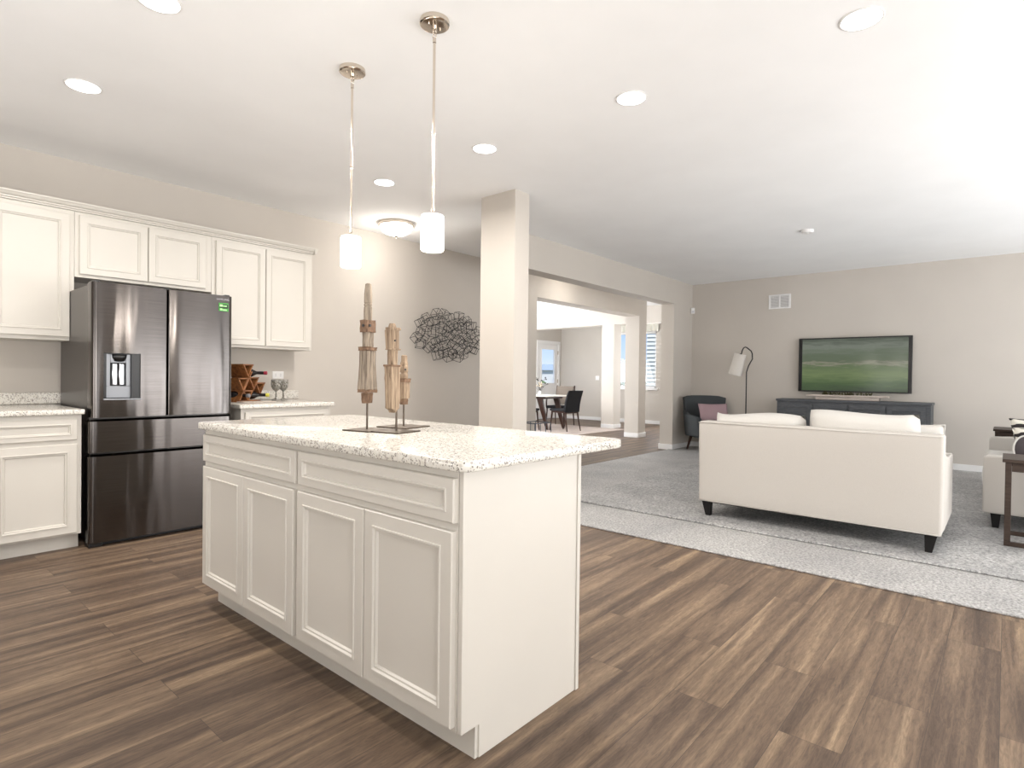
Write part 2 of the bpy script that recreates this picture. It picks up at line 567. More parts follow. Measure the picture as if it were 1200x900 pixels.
def dup(root, loc, rz, label, group=None):
    r = root.copy(); C.objects.link(r); r.location = loc; r.rotation_euler = (0, 0, rz)
    r['label'] = label
    if group: r['group'] = group
    for ch in list(root.children):
        c_ = ch.copy(); C.objects.link(c_); c_.parent = r
        for g_ in ch.children:
            d_ = g_.copy(); C.objects.link(d_); d_.parent = c_
    return r


def struct(name, bm, m_, **k):
    return obj(name, bm, m_, kind='structure', **k)


# ------------------------------------------------------------------ room shell
H = 2.745
bm = NB(); box(bm, -2.6, 13.55, -3.4, 9.84, -0.1, 0.0); struct('floor', bm, M['floor'])
bm = NB(); box(bm, 3.72, 9.43, -3.4, 4.13, 0.0, 0.012); struct('floor_carpet', bm, M['carpet'], bevel=0.005)
bm = NB(); box(bm, -2.8, 13.6, -3.6, 9.9, H, H + 0.15); struct('ceiling', bm, M['ceiling'])

bm = NB()
box(bm, -2.6, 6.84, 5.40, 5.70, 0, H); box(bm, 6.84, 10.32, 5.40, 5.70, 2.36, H); box(bm, 10.03, 10.32, 5.40, 5.70, 0, 2.36)
struct('wall_kitchen', bm, M['wall'])
bm = NB()
box(bm, 4.50, 4.92, 4.08, 4.30, 0, H); box(bm, 4.92, 8.72, 4.08, 4.30, 2.36, H); box(bm, 8.72, 13.4, 4.08, 4.30, 0, H)
struct('wall_hall', bm, M['wall'])
bm = NB(); box(bm, 9.43, 9.60, -3.4, 4.08, 0, H); struct('wall_television', bm, M['wall'])
bm = NB(); box(bm, 3.735, 3.925, 3.20, 3.60, 0, H); struct('column_kitchen', bm, M['wall'])
bm = NB()
box(bm, 11.5, 11.82, 4.30, 9.69, 2.375, H); box(bm, 11.5, 11.82, 6.83, 7.15, 0, 2.375)
struct('beam_dining', bm, M['wall'])
bm = NB(); box(bm, 6.64, 6.84, 5.70, 9.69, 0, H); struct('wall_dining_left', bm, M['wall'])
# front wall with the window opening
WY0, WY1, WZ0, WZ1 = 6.73, 7.95, 0.91, 2.35
bm = NB()
box(bm, 13.4, 13.55, 4.08, WY0, 0, H); box(bm, 13.4, 13.55, WY1, 9.84, 0, H)
box(bm, 13.4, 13.55, WY0, WY1, 0, WZ0); box(bm, 13.4, 13.55, WY0, WY1, WZ1, H)
struct('wall_front', bm, M['wall'])
DX0, DX1, DZ = 12.345, 13.265, 2.09
bm = NB()
box(bm, 6.64, DX0, 9.69, 9.84, 0, H); box(bm, DX1, 13.4, 9.69, 9.84, 0, H); box(bm, DX0, DX1, 9.69, 9.84, DZ, H)
struct('wall_dining', bm, M['wall'])
bm = NB(); box(bm, -2.6, 9.6, -3.55, -3.4, 0, H); struct('wall_south', bm, M['wall'])
bm = NB(); box(bm, -2.75, -2.6, -3.55, 5.70, 0, H); struct('wall_west', bm, M['wall'])


def baseboard(name, segs):
    bm = NB()
    for x0, x1, y0, y1 in segs: box(bm, x0, x1, y0, y1, 0, 0.09)
    struct(name, bm, M['trim'], bevel=0.006)


t_ = 0.014
baseboard('baseboard_television', [(9.43 - t_, 9.43, -3.4, 4.08)])
baseboard('baseboard_hall', [(8.72 - t_, 9.43 - t_, 4.08 - t_, 4.08), (8.72 - t_, 8.72, 4.08, 4.30 + t_), (8.72, 13.4, 4.30, 4.30 + t_)])
baseboard('baseboard_kitchen', [(10.03 - t_, 10.32 + t_, 5.40 - t_, 5.40), (10.03 - t_, 10.03, 5.40, 5.70), (10.32, 10.32 + t_, 5.40, 5.70), (3.1, 6.84, 5.40 - t_, 5.40)])
baseboard('baseboard_dining', [(11.5 - t_, 11.82 + t_, 6.83 - t_, 6.83), (11.5 - t_, 11.5, 6.83, 7.15), (11.82, 11.82 + t_, 6.83, 7.15), (6.84, 12.26, 9.69 - t_, 9.69)])
baseboard('baseboard_front', [(13.4 - t_, 13.4, 4.3, 9.69)])

# window in the front wall
win = thing('window_1', 'white framed window in the front wall beyond the square pillars', 'window', (13.4, WY0, WZ0))
del win['category']; del win['label']; win['kind'] = 'structure'
ww, wh = WY1 - WY0, WZ1 - WZ0
bm = NB()
for a, b_ in ((0, 0.05), (ww / 2 - 0.04, ww / 2 + 0.04), (ww - 0.05, ww)): box(bm, 0.04, 0.10, a, b_, 0, wh)
box(bm, 0.04, 0.10, 0, ww, 0, 0.05); box(bm, 0.04, 0.10, 0, ww, wh - 0.05, wh)
obj('window_frame', bm, M['trim'], win, kind='structure')
bm = NB(); box(bm, 0.066, 0.072, 0.05, ww - 0.05, 0.05, wh - 0.05); obj('window_pane', bm, M['pane'], win, kind='structure')
bm = NB(); box(bm, -0.06, 0.04, -0.06, ww + 0.06, -0.055, 0.0); obj('window_sill', bm, M['trim'], win, bevel=0.006, kind='structure')

# gathered valance
bm = NB()
N_ = 90
y0v, y1v = WY0 - 0.08, WY1 + 0.10
prev = None
for i in range(N_ + 1):
    y = y0v + (y1v - y0v) * i / N_
    col = []
    for k in range(6):
        z = 2.36 + 0.33 * (1 - k / 5)
        a = 0.012 + 0.012 * k / 5
        x = 13.33 - a * math.sin(i * 0.9) - 0.01 * math.sin(i * 0.31)
        col.append((bm.verts.new((x, y, z - (0.008 * math.sin(i * 0.9 + 1) if k == 5 else 0))), bm.verts.new((x + 0.006, y, z))))
    if prev:
        for k in range(5):
            bm.faces.new((prev[k][0], col[k][0], col[k + 1][0], prev[k + 1][0]))
            bm.faces.new((prev[k][1], prev[k + 1][1], col[k + 1][1], col[k][1]))
    prev = col
val = thing('window_valance', 'gathered cream valance hanging over the window in the front wall', 'curtain', (0, 0, 0))
obj('valance_fabric', bm, M['curtain'], val, smooth=True)
bm = NB(); tube(bm, [(13.34, y0v - 0.03, 2.70), (13.34, y1v + 0.03, 2.70)], 0.012)
box(bm, 13.34, 13.4, y0v - 0.02, y0v, 2.69, 2.71); box(bm, 13.34, 13.4, y1v, y1v + 0.02, 2.69, 2.71)
obj('curtain_rod', bm, M['iron'], val)

# glazed door in the dining room
door = bpy.data.objects.new('door_1', None); C.objects.link(door); door.location = (0, 0, 0); door['kind'] = 'structure'
bm = NB()
box(bm, DX0 - 0.075, DX0, 9.672, 9.69, 0, DZ + 0.075); box(bm, DX1, DX1 + 0.075, 9.672, 9.69, 0, DZ + 0.075); box(bm, DX0, DX1, 9.672, 9.69, DZ, DZ + 0.075)
box(bm, DX0, DX0 + 0.02, 9.69, 9.84, 0, DZ); box(bm, DX1 - 0.02, DX1, 9.69, 9.84, 0, DZ); box(bm, DX0, DX1, 9.69, 9.84, DZ - 0.02, DZ)
obj('door_frame', bm, M['trim'], door, kind='structure')
bm = NB()
lx0, lx1, lz1 = DX0 + 0.024, DX1 - 0.024, DZ - 0.024
gx0, gx1, gz0, gz1 = 12.51, 13.10, 0.99, 1.93
ya, yb = 9.70, 9.744
box(bm, lx0, gx0, ya, yb, 0.012, lz1); box(bm, gx1, lx1, ya, yb, 0.012, lz1); box(bm, gx0, gx1, ya, yb, 0.012, gz0); box(bm, gx0, gx1, ya, yb, gz1, lz1)
for a, b_, c_, d_ in ((gx0 - .03, gx0 + .005, gz0 - .03, gz1 + .03), (gx1 - .005, gx1 + .03, gz0 - .03, gz1 + .03), (gx0, gx1, gz0 - .03, gz0 + .005), (gx0, gx1, gz1 - .005, gz1 + .03)):
    box(bm, a, b_, ya - 0.012, ya, c_, d_)
for px in (lx0 + 0.14, (lx0 + lx1) / 2 + 0.03):
    box(bm, px, px + 0.27, ya - 0.008, ya, 0.2, 0.75)
obj('door_leaf', bm, M['trim'], door, kind='structure')
bm = NB(); box(bm, gx0, gx1, 9.72, 9.726, gz0, gz1); obj('door_pane', bm, M['pane'], door, kind='structure')
bm = NB()
for z in (0.25, 1.05, 1.85): box(bm, lx1 - 0.004, lx1 + 0.026, ya - 0.02, ya - 0.001, z - 0.05, z + 0.05)
obj('door_hinge', bm, M['nickel'], door, kind='structure')
bm = NB(); vs = lathe(bm, [(0.028, 0), (0.028, 0.008), (0.011, 0.012), (0.011, 0.03), (0.027, 0.04), (0.030, 0.052), (0.02, 0.066)], n_=16)
xf(vs, Matrix.Translation((lx0 + 0.07, ya, 0.95)) @ Matrix.Rotation(PI / 2, 4, 'X')); obj('door_handle', bm, M['iron'], door, smooth=True, kind='structure')

# ------------------------------------------------------------------ outdoors
bm = NB(); box(bm, 13.6, 200, -60, 160, -0.5, -0.3); box(bm, -60, 13.6, 9.9, 160, -0.5, -0.3); struct('ground_outside', bm, M['lawn'])
hs = thing('neighbor_house', 'cream lap-sided house seen through the window of the front wall', 'house', (19, 1, -0.3))
bm = NB()
for k in range(36):
    z = 0.05 + k * 0.145
    prism(bm, [(-0.045, z), (0, z), (0, z + 0.145), (-0.008, z + 0.145)], 'y', 0, 8.9)
box(bm, 0, 7, 0, 8.9, 0, 5.27)
obj('siding', bm, M['siding'], hs)
bm = NB(); box(bm, -0.35, 7.3, -0.3, 9.15, 5.28, 5.46)
obj('soffit', bm, M['trim'], hs)
bm = NB(); prism(bm, [(-0.35, 5.46), (7.3, 5.46), (3.5, 7.1)], 'y', -0.3, 9.15); obj('roof', bm, M['roof'], hs)
for i, (x, y, w_, h_, lab) in enumerate([(70, 50, 6, 2.6, 'small pale house far off beyond the dining door glass, on the right'), (56, 57, 5, 2.3, 'small pale house far off beyond the dining door glass, on the left')]):
    t = thing('distant_house', lab, 'house', (x, y, -0.3), 0.3 * i, 'distant houses beyond the door')
    bm = NB(); box(bm, 0, w_, 0, w_, 0, h_); obj('wall', bm, M['house'], t)
    bm = NB(); prism(bm, [(-0.3, h_), (w_ + 0.3, h_), (w_ / 2, h_ + 1.0)], 'y', -0.3, w_ + 0.3); obj('roof', bm, M['roof'], t)
for i, (x, y, r) in enumerate([(31, 24.2, 0.7), (33.5, 24.3, 0.6), (30, 21.9, 0.55)]):
    bm = NB()
    bmesh.ops.create_icosphere(bm, subdivisions=3, radius=r)
    for v_ in bm.verts: v_.co *= 1 + 0.18 * math.sin(9 * v_.co.x + i) * math.cos(8 * v_.co.z) ; v_.co.z += r * 0.8
    o = obj('garden_shrub', bm, M['leaf'], smooth=True); o.location = (x, y, -0.3)
    tag(o, ['rounded green shrub outside the dining door glass, largest of three', 'rounded green shrub outside the dining door, middle-sized and farthest', 'rounded green shrub outside the dining door, smallest of three'][i], 'shrub', 'shrubs outside the dining door')

# ------------------------------------------------------------------ cabinets
DOOR = [(0, 0), (0, 0.015), (0.003, 0.019), (0.046, 0.019), (0.0475, 0.0235), (0.053, 0.0235), (0.057, 0.0165), (0.063, 0.0165), (0.067, 0.008)]
DRAW = [(0, 0), (0, 0.015), (0.003, 0.019), (0.030, 0.019), (0.0315, 0.0225), (0.036, 0.0225), (0.039, 0.0165), (0.043, 0.0165), (0.046, 0.009)]


def front(parent, name, plane, a0, a1, z0, z1, at, prof):
    """cabinet front; plane 'x': faces -X, runs along Y; plane 'y': faces -Y, runs along X"""
    bm = NB()
    if plane == 'x': T = lambda u, v_, d: (at - d, a0 + u, z0 + v_)
    else: T = lambda u, v_, d: (a0 + u, at - d, z0 + v_)
    rings_panel(bm, a1 - a0, z1 - z0, prof, T)
    return obj(name, bm, M['cab'], parent)


# island: empty at origin of the floor under its near corner
isl = thing('kitchen_island_cabinet', 'cream painted island cabinet with four doors and two drawers', 'cabinet', (1.165, 1.18, 0))
L = lambda x0, x1, y0, y1, z0, z1: (x0 - 1.165, x1 - 1.165, y0 - 1.18, y1 - 1.18, z0, z1)
bm = NB()
box(bm, *L(1.165, 1.755, 1.20, 2.97, 0.10, 0.868)); box(bm, *L(1.24, 1.755, 1.20, 2.97, 0.0, 0.10))
obj('body', bm, M['cab'], isl)
bm = NB()
prism(bm, [(0.0, 0.10), (0.075, 0.10), (0.075, 0), (0.592, 0), (0.592, 0.868), (0, 0.868)], 'y', 0, 0.018)
obj('end_panel', bm, M['cab'], isl, bevel=0.002); bm = NB()
prism(bm, [(0.0, 0.10), (0.075, 0.10), (0.075, 0), (0.592, 0), (0.592, 0.868), (0, 0.868)], 'y', 1.792, 1.81)
obj('end_panel', bm, M['cab'], isl, bevel=0.002)
bm = NB(); box(bm, *L(1.742, 1.762, 1.1755, 1.1795, 0, 0.868)); obj('corner_trim', bm, M['cab'], isl, bevel=0.002)
bm = NB(); box(bm, *L(1.228, 1.24, 1.185, 2.985, 0, 0.098)); obj('toe_kick', bm, M['cab'], isl)
for nm, y0, y1, z0, z1, pr in (('door', 1.208, 1.636, 0.115, 0.69, DOOR), ('door', 1.642, 2.078, 0.115, 0.69, DOOR), ('door', 2.108, 2.535, 0.115, 0.69, DOOR), ('door', 2.541, 2.972, 0.115, 0.69, DOOR),
                               ('drawer', 1.203, 2.074, 0.715, 0.845, DRAW), ('drawer', 2.095, 2.972, 0.715, 0.845, DRAW)):
    front(isl, nm, 'x', y0 - 1.18, y1 - 1.18, z0, z1, 0.0, pr)


def slab(name, x0, x1, y0, y1, z0, z1, r, corners, label):
    bm = NB(); prism(bm, rrect(x0, x1, y0, y1, r, 6, corners), 'z', z0, z1)
    o = obj(name, bm, M['granite'], bevel=0.006, seg=3)
    me = o.data
    return tag(o, label, 'countertop')


slab('island_countertop', 1.13, 2.02, 1.14, 3.03, 0.869, 0.902, 0.05, (1, 1, 1, 1), 'pale speckled granite top with rounded corners lying on the island')


def base_cab(x0, x1, label, fronts):
    t = thing('base_cabinet', label, 'cabinet', (x0, 4.52, 0))
    w_ = x1 - x0
    bm = NB(); box(bm, 0, w_, 0, 0.86, 0.10, 0.868); obj('body', bm, M['cab'], t, bevel=0.002)
    bm = NB(); box(bm, 0, w_, 0.075, 0.86, 0, 0.10); obj('toe_kick', bm, M['cab'], t)
    for nm, a, b_, z0, z1 in fronts:
        front(t, nm, 'y', a - x0, b_ - x0, z0, z1, 0.0, DOOR if nm == 'door' else DRAW)
    return t


base_cab(0.10, 1.003, 'cream base cabinet standing left of the refrigerator', [('drawer', 0.125, 0.978, 0.708, 0.840), ('door', 0.56, 0.978, 0.112, 0.680), ('door', 0.125, 0.552, 0.112, 0.680)])
base_cab(2.02, 2.80, 'cream base cabinet to the right of the refrigerator, mostly behind the island', [('drawer', 2.05, 2.77, 0.708, 0.840), ('door', 2.05, 2.43, 0.112, 0.680), ('door', 2.44, 2.77, 0.112, 0.680)])
slab('left_countertop'.replace('left_', 'wall_'), 0.08, 1.014, 4.485, 5.385, 0.869, 0.902, 0.02, (0, 0, 0, 0), 'speckled granite countertop on the cabinet left of the refrigerator')
slab('wall_countertop', 2.0, 2.835, 4.485, 5.385, 0.869, 0.902, 0.02, (0, 1, 0, 0), 'speckled granite countertop under the wine rack and goblets')
bm = NB(); box(bm, 0.08, 1.075, 5.372, 5.40, 0.903, 0.985); tag(obj('backsplash', bm, M['granite'], bevel=0.003), 'low granite backsplash strip at the wall left of the refrigerator', 'backsplash')
bm = NB(); box(bm, 2.0, 2.97, 5.372, 5.40, 0.903, 0.985); tag(obj('backsplash', bm, M['granite'], bevel=0.003), 'low granite backsplash strip behind the wine rack and goblets', 'backsplash')


def wall_cab(x0, x1, z0, z1, label, doors):
    t = thing('wall_cabinet', label, 'cabinet', (x0, 5.07, z0))
    w_ = x1 - x0; h_ = z1 - z0
    bm = NB(); box(bm, 0, w_, 0.0, 0.328, 0, h_); obj('body', bm, M['cab'], t, bevel=0.0015)
    for a, b_, c_, d_ in doors: front(t, 'door', 'y', a - x0, b_ - x0, c_ - z0, d_ - z0, 0.0, DOOR)
    return t


wall_cab(0.15, 1.078, 1.362, 2.29, 'cream wall cabinet at the far left with tall doors', [(0.62, 1.050, 1.388, 2.258), (0.175, 0.612, 1.388, 2.258)])
wall_cab(1.080, 2.014, 1.822, 2.29, 'short cream wall cabinet with two doors above the refrigerator', [(1.106, 1.539, 1.845, 2.265), (1.545, 1.965, 1.845, 2.265)])
wall_cab(2.016, 2.935, 1.372, 2.29, 'cream wall cabinet with two tall doors above the wine rack', [(2.046, 2.471, 1.395, 2.262), (2.477, 2.908, 1.395, 2.262)])
# crown moulding: profile in (y,z), capping the row
bm = NB()
prof = [(5.40, 2.291), (5.072, 2.291), (5.058, 2.291), (5.058, 2.300), (5.048, 2.304), (5.048, 2.312), (5.036, 2.318), (5.028, 2.330), (5.026, 2.336), (5.018, 2.336), (5.018, 2.347), (5.40, 2.347)]
prism(bm, prof, 'x', 0.15, 2.935)
prism(bm, [(2.935, 2.291), (2.947, 2.291), (2.947, 2.300), (2.957, 2.304), (2.957, 2.312), (2.962, 2.318), (2.966, 2.330), (2.970, 2.336), (2.970, 2.347), (2.935, 2.347)], 'y', 5.018, 5.40)
tag(obj('crown_moulding', bm, M['cab']), 'cream crown moulding running along the tops of the wall cabinets', 'moulding')

# ------------------------------------------------------------------ refrigerator
fr = thing('refrigerator', 'black stainless french door refrigerator with ice dispenser', 'refrigerator', (1.04, 4.46, 0))
FW = 0.893
bm = NB(); box(bm, 0.012, FW + 0.0, 0.10, 0.86, 0.03, 1.715)
obj('case', bm, M['steel_side'], fr, bevel=0.006)
bm = NB()
box(bm, 0.03, FW - 0.03, 0.05, 0.80, 0.0, 0.03); box(bm, -0.005, 0.07, 0.02, 0.12, 0.0, 0.025); box(bm, FW - 0.07, FW, 0.02, 0.12, 0.0, 0.025)
obj('base_grille', bm, M['black_plastic'], fr, bevel=0.004)


def curved(x0, x1, z0, z1, r0, r1, hole=None):
    """door skin curved in plan with rounded vertical edges; r0,r1 corner radii left and right; optional rectangular hole in front"""
    bm = NB()
    pts = []
    w_ = x1 - x0
    for i in range(7):
        a = PI + 0.5 * PI * i / 6
        pts.append((x0 + r0 + r0 * math.cos(a), r0 + r0 * math.sin(a)))
    N = 14
    for i in range(1, N):
        u = i / N
        pts.append((x0 + r0 + (w_ - r0 - r1) * u, -0.010 * (1 - (2 * u - 1) ** 2)))
    for i in range(7):
        a = 1.5 * PI + 0.5 * PI * i / 6
        pts.append((x1 - r1 + r1 * math.cos(a), r1 + r1 * math.sin(a)))
    pts += [(x1, 0.095), (x0, 0.095)]
    prism(bm, pts, 'z', z0, z1)
    return bm


def cut_box(o, x0, x1, y0, y1, z0, z1):
    """boolean recess"""
    bm = NB(); box(bm, x0, x1, y0, y1, z0, z1)
    me = bpy.data.meshes.new('cut'); bm.to_mesh(me); bm.free()
    c_ = bpy.data.objects.new('cut', me); C.objects.link(c_); c_.location = (1.04, 4.46, 0)
    q = o.modifiers.new('hole', 'BOOLEAN'); q.object = c_; q.operation = 'DIFFERENCE'; q.solver = 'EXACT'
    bpy.context.view_layer.update()
    dg = bpy.context.evaluated_depsgraph_get()
    nm = bpy.data.meshes.new_from_object(o.evaluated_get(dg))
    o.modifiers.clear(); o.data = nm
    bpy.data.objects.remove(c_, do_unlink=True)


ld = obj('left_door'.replace('left_', ''), curved(0.002, 0.440, 0.845, 1.725, 0.028, 0.008), M['steel'], fr, smooth='auto')
cut_box(ld, 0.066, 0.275, -0.03, 0.055, 0.965, 1.268)
for p in ld.data.polygons: p.use_smooth = True
ld.data.set_sharp_from_angle(angle=math.radians(35))
rd = obj('door', curved(0.448, FW - 0.004, 0.845, 1.725, 0.008, 0.028), M['steel'], fr, smooth='auto')
bm = NB()
box(bm, 0.067, 0.274, 0.045, 0.054, 0.966, 1.267); box(bm, 0.225, 0.274, -0.0, 0.045, 0.972, 1.265); box(bm, 0.067, 0.082, -0.0, 0.045, 0.972, 1.265)
obj('dispenser_recess', bm, M['gloss_black'], ld)
bm = NB()
box(bm, 0.082, 0.225, 0.02, 0.046, 0.972, 1.05); box(bm, 0.082, 0.108, 0.02, 0.046, 1.05, 1.262); box(bm, 0.198, 0.225, 0.02, 0.046, 1.05, 1.262); box(bm, 0.108, 0.198, 0.02, 0.046, 1.205, 1.262)
box(bm, 0.064, 0.277, -0.014, 0.01, 0.958, 0.968)
obj('dispenser_frame', bm, M['silver'], ld, bevel=0.002)
bm = NB()
for x in (0.118, 0.158): box(bm, x, x + 0.033, 0.022, 0.04, 1.055, 1.20)
obj('dispenser_paddle', bm, M['chrome'], ld, bevel=0.006)
bm = NB(); vs = lathe(bm, [(0.0, -0.03), (0.03, -0.025), (0.042, 0.0), (0.044, 0.02)], n_=20); xf(vs, Matrix.Translation((0.160, 0.022, 1.24)) @ Matrix.Scale(0.5, 4, (0, 1, 0)))
obj('dispenser_spout', bm, M['gloss_black'], ld, smooth=True)


def drawer(z0, z1):
    o_ = obj('drawer', curved(-0.012, FW - 0.002, z0, z1 - 0.012, 0.028, 0.028), M['steel'], fr, smooth='auto')
    bm = NB()
    prism(bm, [(0.004, z1 - 0.012), (0.022, z1), (0.095, z1), (0.095, z1 - 0.012)], 'x', -0.002, FW - 0.012)
    obj('grip_lip', bm, M['steel'], o_)
    return o_


drawer(0.617, 0.832); dwr = drawer(0.032, 0.604)
for a in (0.018, 0.43, FW - 0.05):
    bm = NB(); box(bm, a, a + 0.035, 0.03, 0.11, 1.722, 1.738); obj('hinge_cover', bm, M['black_plastic'], fr, bevel=0.004)
# energy sticker and maker's name on the right door
bm = NB(); box(bm, 0.783, 0.852, -0.009, -0.0045, 1.608, 1.668); st = obj('energy_sticker', bm, M['green'], rd, label='green sticker with black band')
bm = NB(); box(bm, 0.788, 0.849, -0.0098, -0.009, 1.629, 1.660); obj('sticker_band', bm, M['black_print'], st)
bm = NB()
for x0, x1, z0, z1 in ((0.789, 0.809, 1.641, 1.657), (0.812, 0.818, 1.642, 1.651), (0.820, 0.826, 1.642, 1.651), (0.828, 0.839, 1.642, 1.651), (0.791, 0.808, 1.614, 1.627), (0.811, 0.84, 1.613, 1.622)):
    box(bm, x0, x1, -0.0106, -0.0098, z0, z1)
obj('sticker_print', bm, M['pale_green'], st)


def text(s, size, parent, loc, rot, m_, name='lettering', ext=0.0004):
    cu = bpy.data.curves.new(name, 'FONT'); cu.body = s; cu.size = size; cu.extrude = ext
    o = bpy.data.objects.new('text_curve', cu); C.objects.link(o)
    bpy.context.view_layer.update()
    me = bpy.data.meshes.new_from_object(o.evaluated_get(bpy.context.evaluated_depsgraph_get()))
    bpy.data.objects.remove(o, do_unlink=True)
    o = bpy.data.objects.new(name, me); C.objects.link(o); o.parent = parent; me.materials.clear()
    o.location = loc; o.rotation_euler = rot; me.materials.append(m_)
    return o


text('SAMSUNG', 0.020, rd, (0.765, -0.0095, 1.688), (PI / 2, 0, 0), M['grey_print'])

# ------------------------------------------------------------------ wine rack, bottles, goblets
rk = thing('wine_rack', 'brown wooden wine rack of triangular cells beside the refrigerator', 'wine rack', (2.215, 4.98, 0.903), math.radians(28))
def tri(cx, z1, w_, h_, th=0.011, d=0.17):
    """inverted triangular tube, flat top"""
    bm = NB()
    box(bm, cx - w_ / 2, cx + w_ / 2, -d / 2, d / 2, z1 - th, z1)
    for s_ in (-1, 1):
        prism(bm, [(cx + s_ * w_ / 2, z1), (cx, z1 - h_), (cx, z1 - h_ + th * 1.6), (cx + s_ * (w_ / 2 - th * 1.3), z1)], 'y', -d / 2, d / 2)
    return bm
for cx, z1 in ((0.0, 0.322), (-0.062, 0.205), (0.075, 0.212), (0.0, 0.10), (0.16, 0.165)):
    obj('rack_cell', tri(cx, z1, 0.135, 0.112 if z1 > 0.11 else 0.10), M['acacia'], rk)
bm = NB()
for s_ in (1,):
    prism(bm, [(-0.12, 0.0), (-0.105, 0.0), (0.055, 0.26), (0.04, 0.26)], 'y', -0.085, 0.085)
    prism(bm, [(-0.10, 0.0), (0.17, 0.0), (0.155, 0.014), (-0.09, 0.014)], 'y', -0.085, 0.085)
obj('rack_frame', bm, M['acacia'], rk)


def bottle(loc, rz, label, foil, L_=0.29):
    t = thing('wine_bottle', label, 'bottle', loc, rz, 'wine bottles in the rack')
    B = Matrix.Rotation(PI / 2, 4, 'X')
    bm = NB(); vs = lathe(bm, [(0.030, -0.15), (0.037, -0.145), (0.037, 0.02), (0.034, 0.04), (0.018, 0.068), (0.0135, 0.08), (0.0135, 0.10)], n_=20); xf(vs, B); obj('glass_body', bm, M['bottle'], t, smooth='auto')
    bm = NB(); vs = lathe(bm, [(0.0138, 0.0995), (0.0138, 0.14), (0.0155, 0.141), (0.0155, 0.151), (0.010, 0.152)], n_=20); xf(vs, B); obj('foil_neck', bm, M['bottle'], t, smooth='auto')
    bm = NB(); vs = lathe(bm, [(0.0158, 0.140), (0.0158, 0.165), (0.013, 0.167)], n_=20); xf(vs, B); obj('foil_cap', bm, foil, t, smooth='auto')
    return t


def rkp(x, y, z):
    a = math.radians(28); return (2.215 + x * math.cos(a) - y * math.sin(a), 4.98 + x * math.sin(a) + y * math.cos(a), 0.903 + z)
bottle(rkp(0.080, -0.01, 0.249), math.radians(50), 'dark wine bottle with red cap, upper one in the rack', M['red_foil'])
b2 = bottle(rkp(0.095, -0.02, 0.056), math.radians(50), 'dark wine bottle with yellow cap, low in the rack', M['yellow_foil'])
bm = NB(); vs = lathe(bm, [(0.0375, -0.05), (0.0375, 0.0)], n_=20, cap=False); xf(vs, Matrix.Rotation(PI / 2, 4, 'X')); obj('bottle_label', bm, M['label_blue'], b2)
bottle(rkp(-0.065, 0.02, 0.056), math.radians(28), 'dark wine bottle with silver ring, nearest the refrigerator in the rack', M['silver'])


g0 = None
for k, (x, y, lab) in enumerate(((2.60, 5.10, 'smoky patterned glass goblet on the counter, the one nearer the wine rack'), (2.685, 5.13, 'smoky patterned glass goblet on the counter, the one farther from the wine rack'))):
    if g0 is None:
        g0 = thing('glass_goblet', lab, 'glass', (x, y, 0.903), 0, 'goblets on the counter')
        bm = NB(); lathe(bm, [(0.001, 0.0), (0.037, 0.0), (0.036, 0.006), (0.014, 0.016), (0.008, 0.025), (0.0085, 0.05), (0.007, 0.07), (0.012, 0.082)], n_=24); obj('stem', bm, M['goblet'], g0, smooth=True)
        bm = NB(); lathe(bm, [(0.010, 0.082), (0.030, 0.10), (0.042, 0.125), (0.045, 0.155), (0.043, 0.19), (0.041, 0.19), (0.043, 0.155), (0.040, 0.127), (0.028, 0.104), (0.004, 0.09)], n_=24); obj('bowl', bm, M['goblet'], g0, smooth=True)
    else: dup(g0, (x, y, 0.903), 0.4, lab, 'goblets on the counter')
bm = NB(); prism(bm, rrect(2.13, 2.42, 4.73, 4.86, 0.02), 'z', 0.903, 0.911)
tag(obj('serving_board', bm, M['pale_wood'], bevel=0.002), 'thin pale board lying on the counter in front of the wine rack', 'board')

# ------------------------------------------------------------------ wall plates, vent, sensor
def plate(loc, rz, label, kind):
    t = thing('electrical_outlet' if kind == 'outlet' else 'light_switch', label, 'outlet' if kind == 'outlet' else 'switch', loc, rz)
    bm = NB(); box(bm, -0.057 if kind != 'outlet' else -0.057, 0.057, -0.006, -0.0005, -0.036 if kind == 'outlet' else -0.057, 0.036 if kind == 'outlet' else 0.057); obj('cover_plate', bm, M['plastic'], t, bevel=0.002)
    bm = NB()
    if kind == 'outlet':
        for s_ in (-1, 1):
            for a in (-0.008, 0.008):
                bm = NB(); box(bm, s_ * 0.025 - 0.006, s_ * 0.025 + 0.006, -0.0066, -0.006, a - 0.0012, a + 0.0012); obj('slot', bm, M['dark_slot'], t)
    else:
        for s_ in (-0.024, 0.024):
            bm = NB(); box(bm, s_ - 0.015, s_ + 0.015, -0.0095, -0.006, -0.033, 0.033); obj('rocker', bm, M['plastic'], t, bevel=0.002)
    return t


plate((2.77, 5.40, 1.135), 0, 'white outlet cover on the wall above the two goblets', 'outlet')
plate((13.4, 8.46, 1.15), -PI / 2, 'white double light switch on the dining room wall right of the glazed door', 'switch')
vt = thing('air_vent', 'white framed return air grille high on the television wall', 'vent', (9.43, 2.68, 2.36), -PI / 2)
bm = NB()
for a, b_, c_, d_ in ((-0.16, 0.16, 0.085, 0.11), (-0.16, 0.16, -0.11, -0.085), (-0.16, -0.132, -0.085, 0.085), (0.132, 0.16, -0.085, 0.085), (-0.012, 0.012, -0.085, 0.085)): box(bm, a, b_, -0.016, -0.0005, c_, d_)
obj('frame', bm, M['trim'], vt, bevel=0.002)
bm = NB()
for k in range(9):
    z = -0.078 + k * 0.0185
    prism(bm, [(-0.012, z), (-0.002, z + 0.013), (-0.001, z + 0.010), (-0.010, z - 0.003)], 'x', -0.132, 0.132)
obj('louver', bm, M['plastic'], vt)
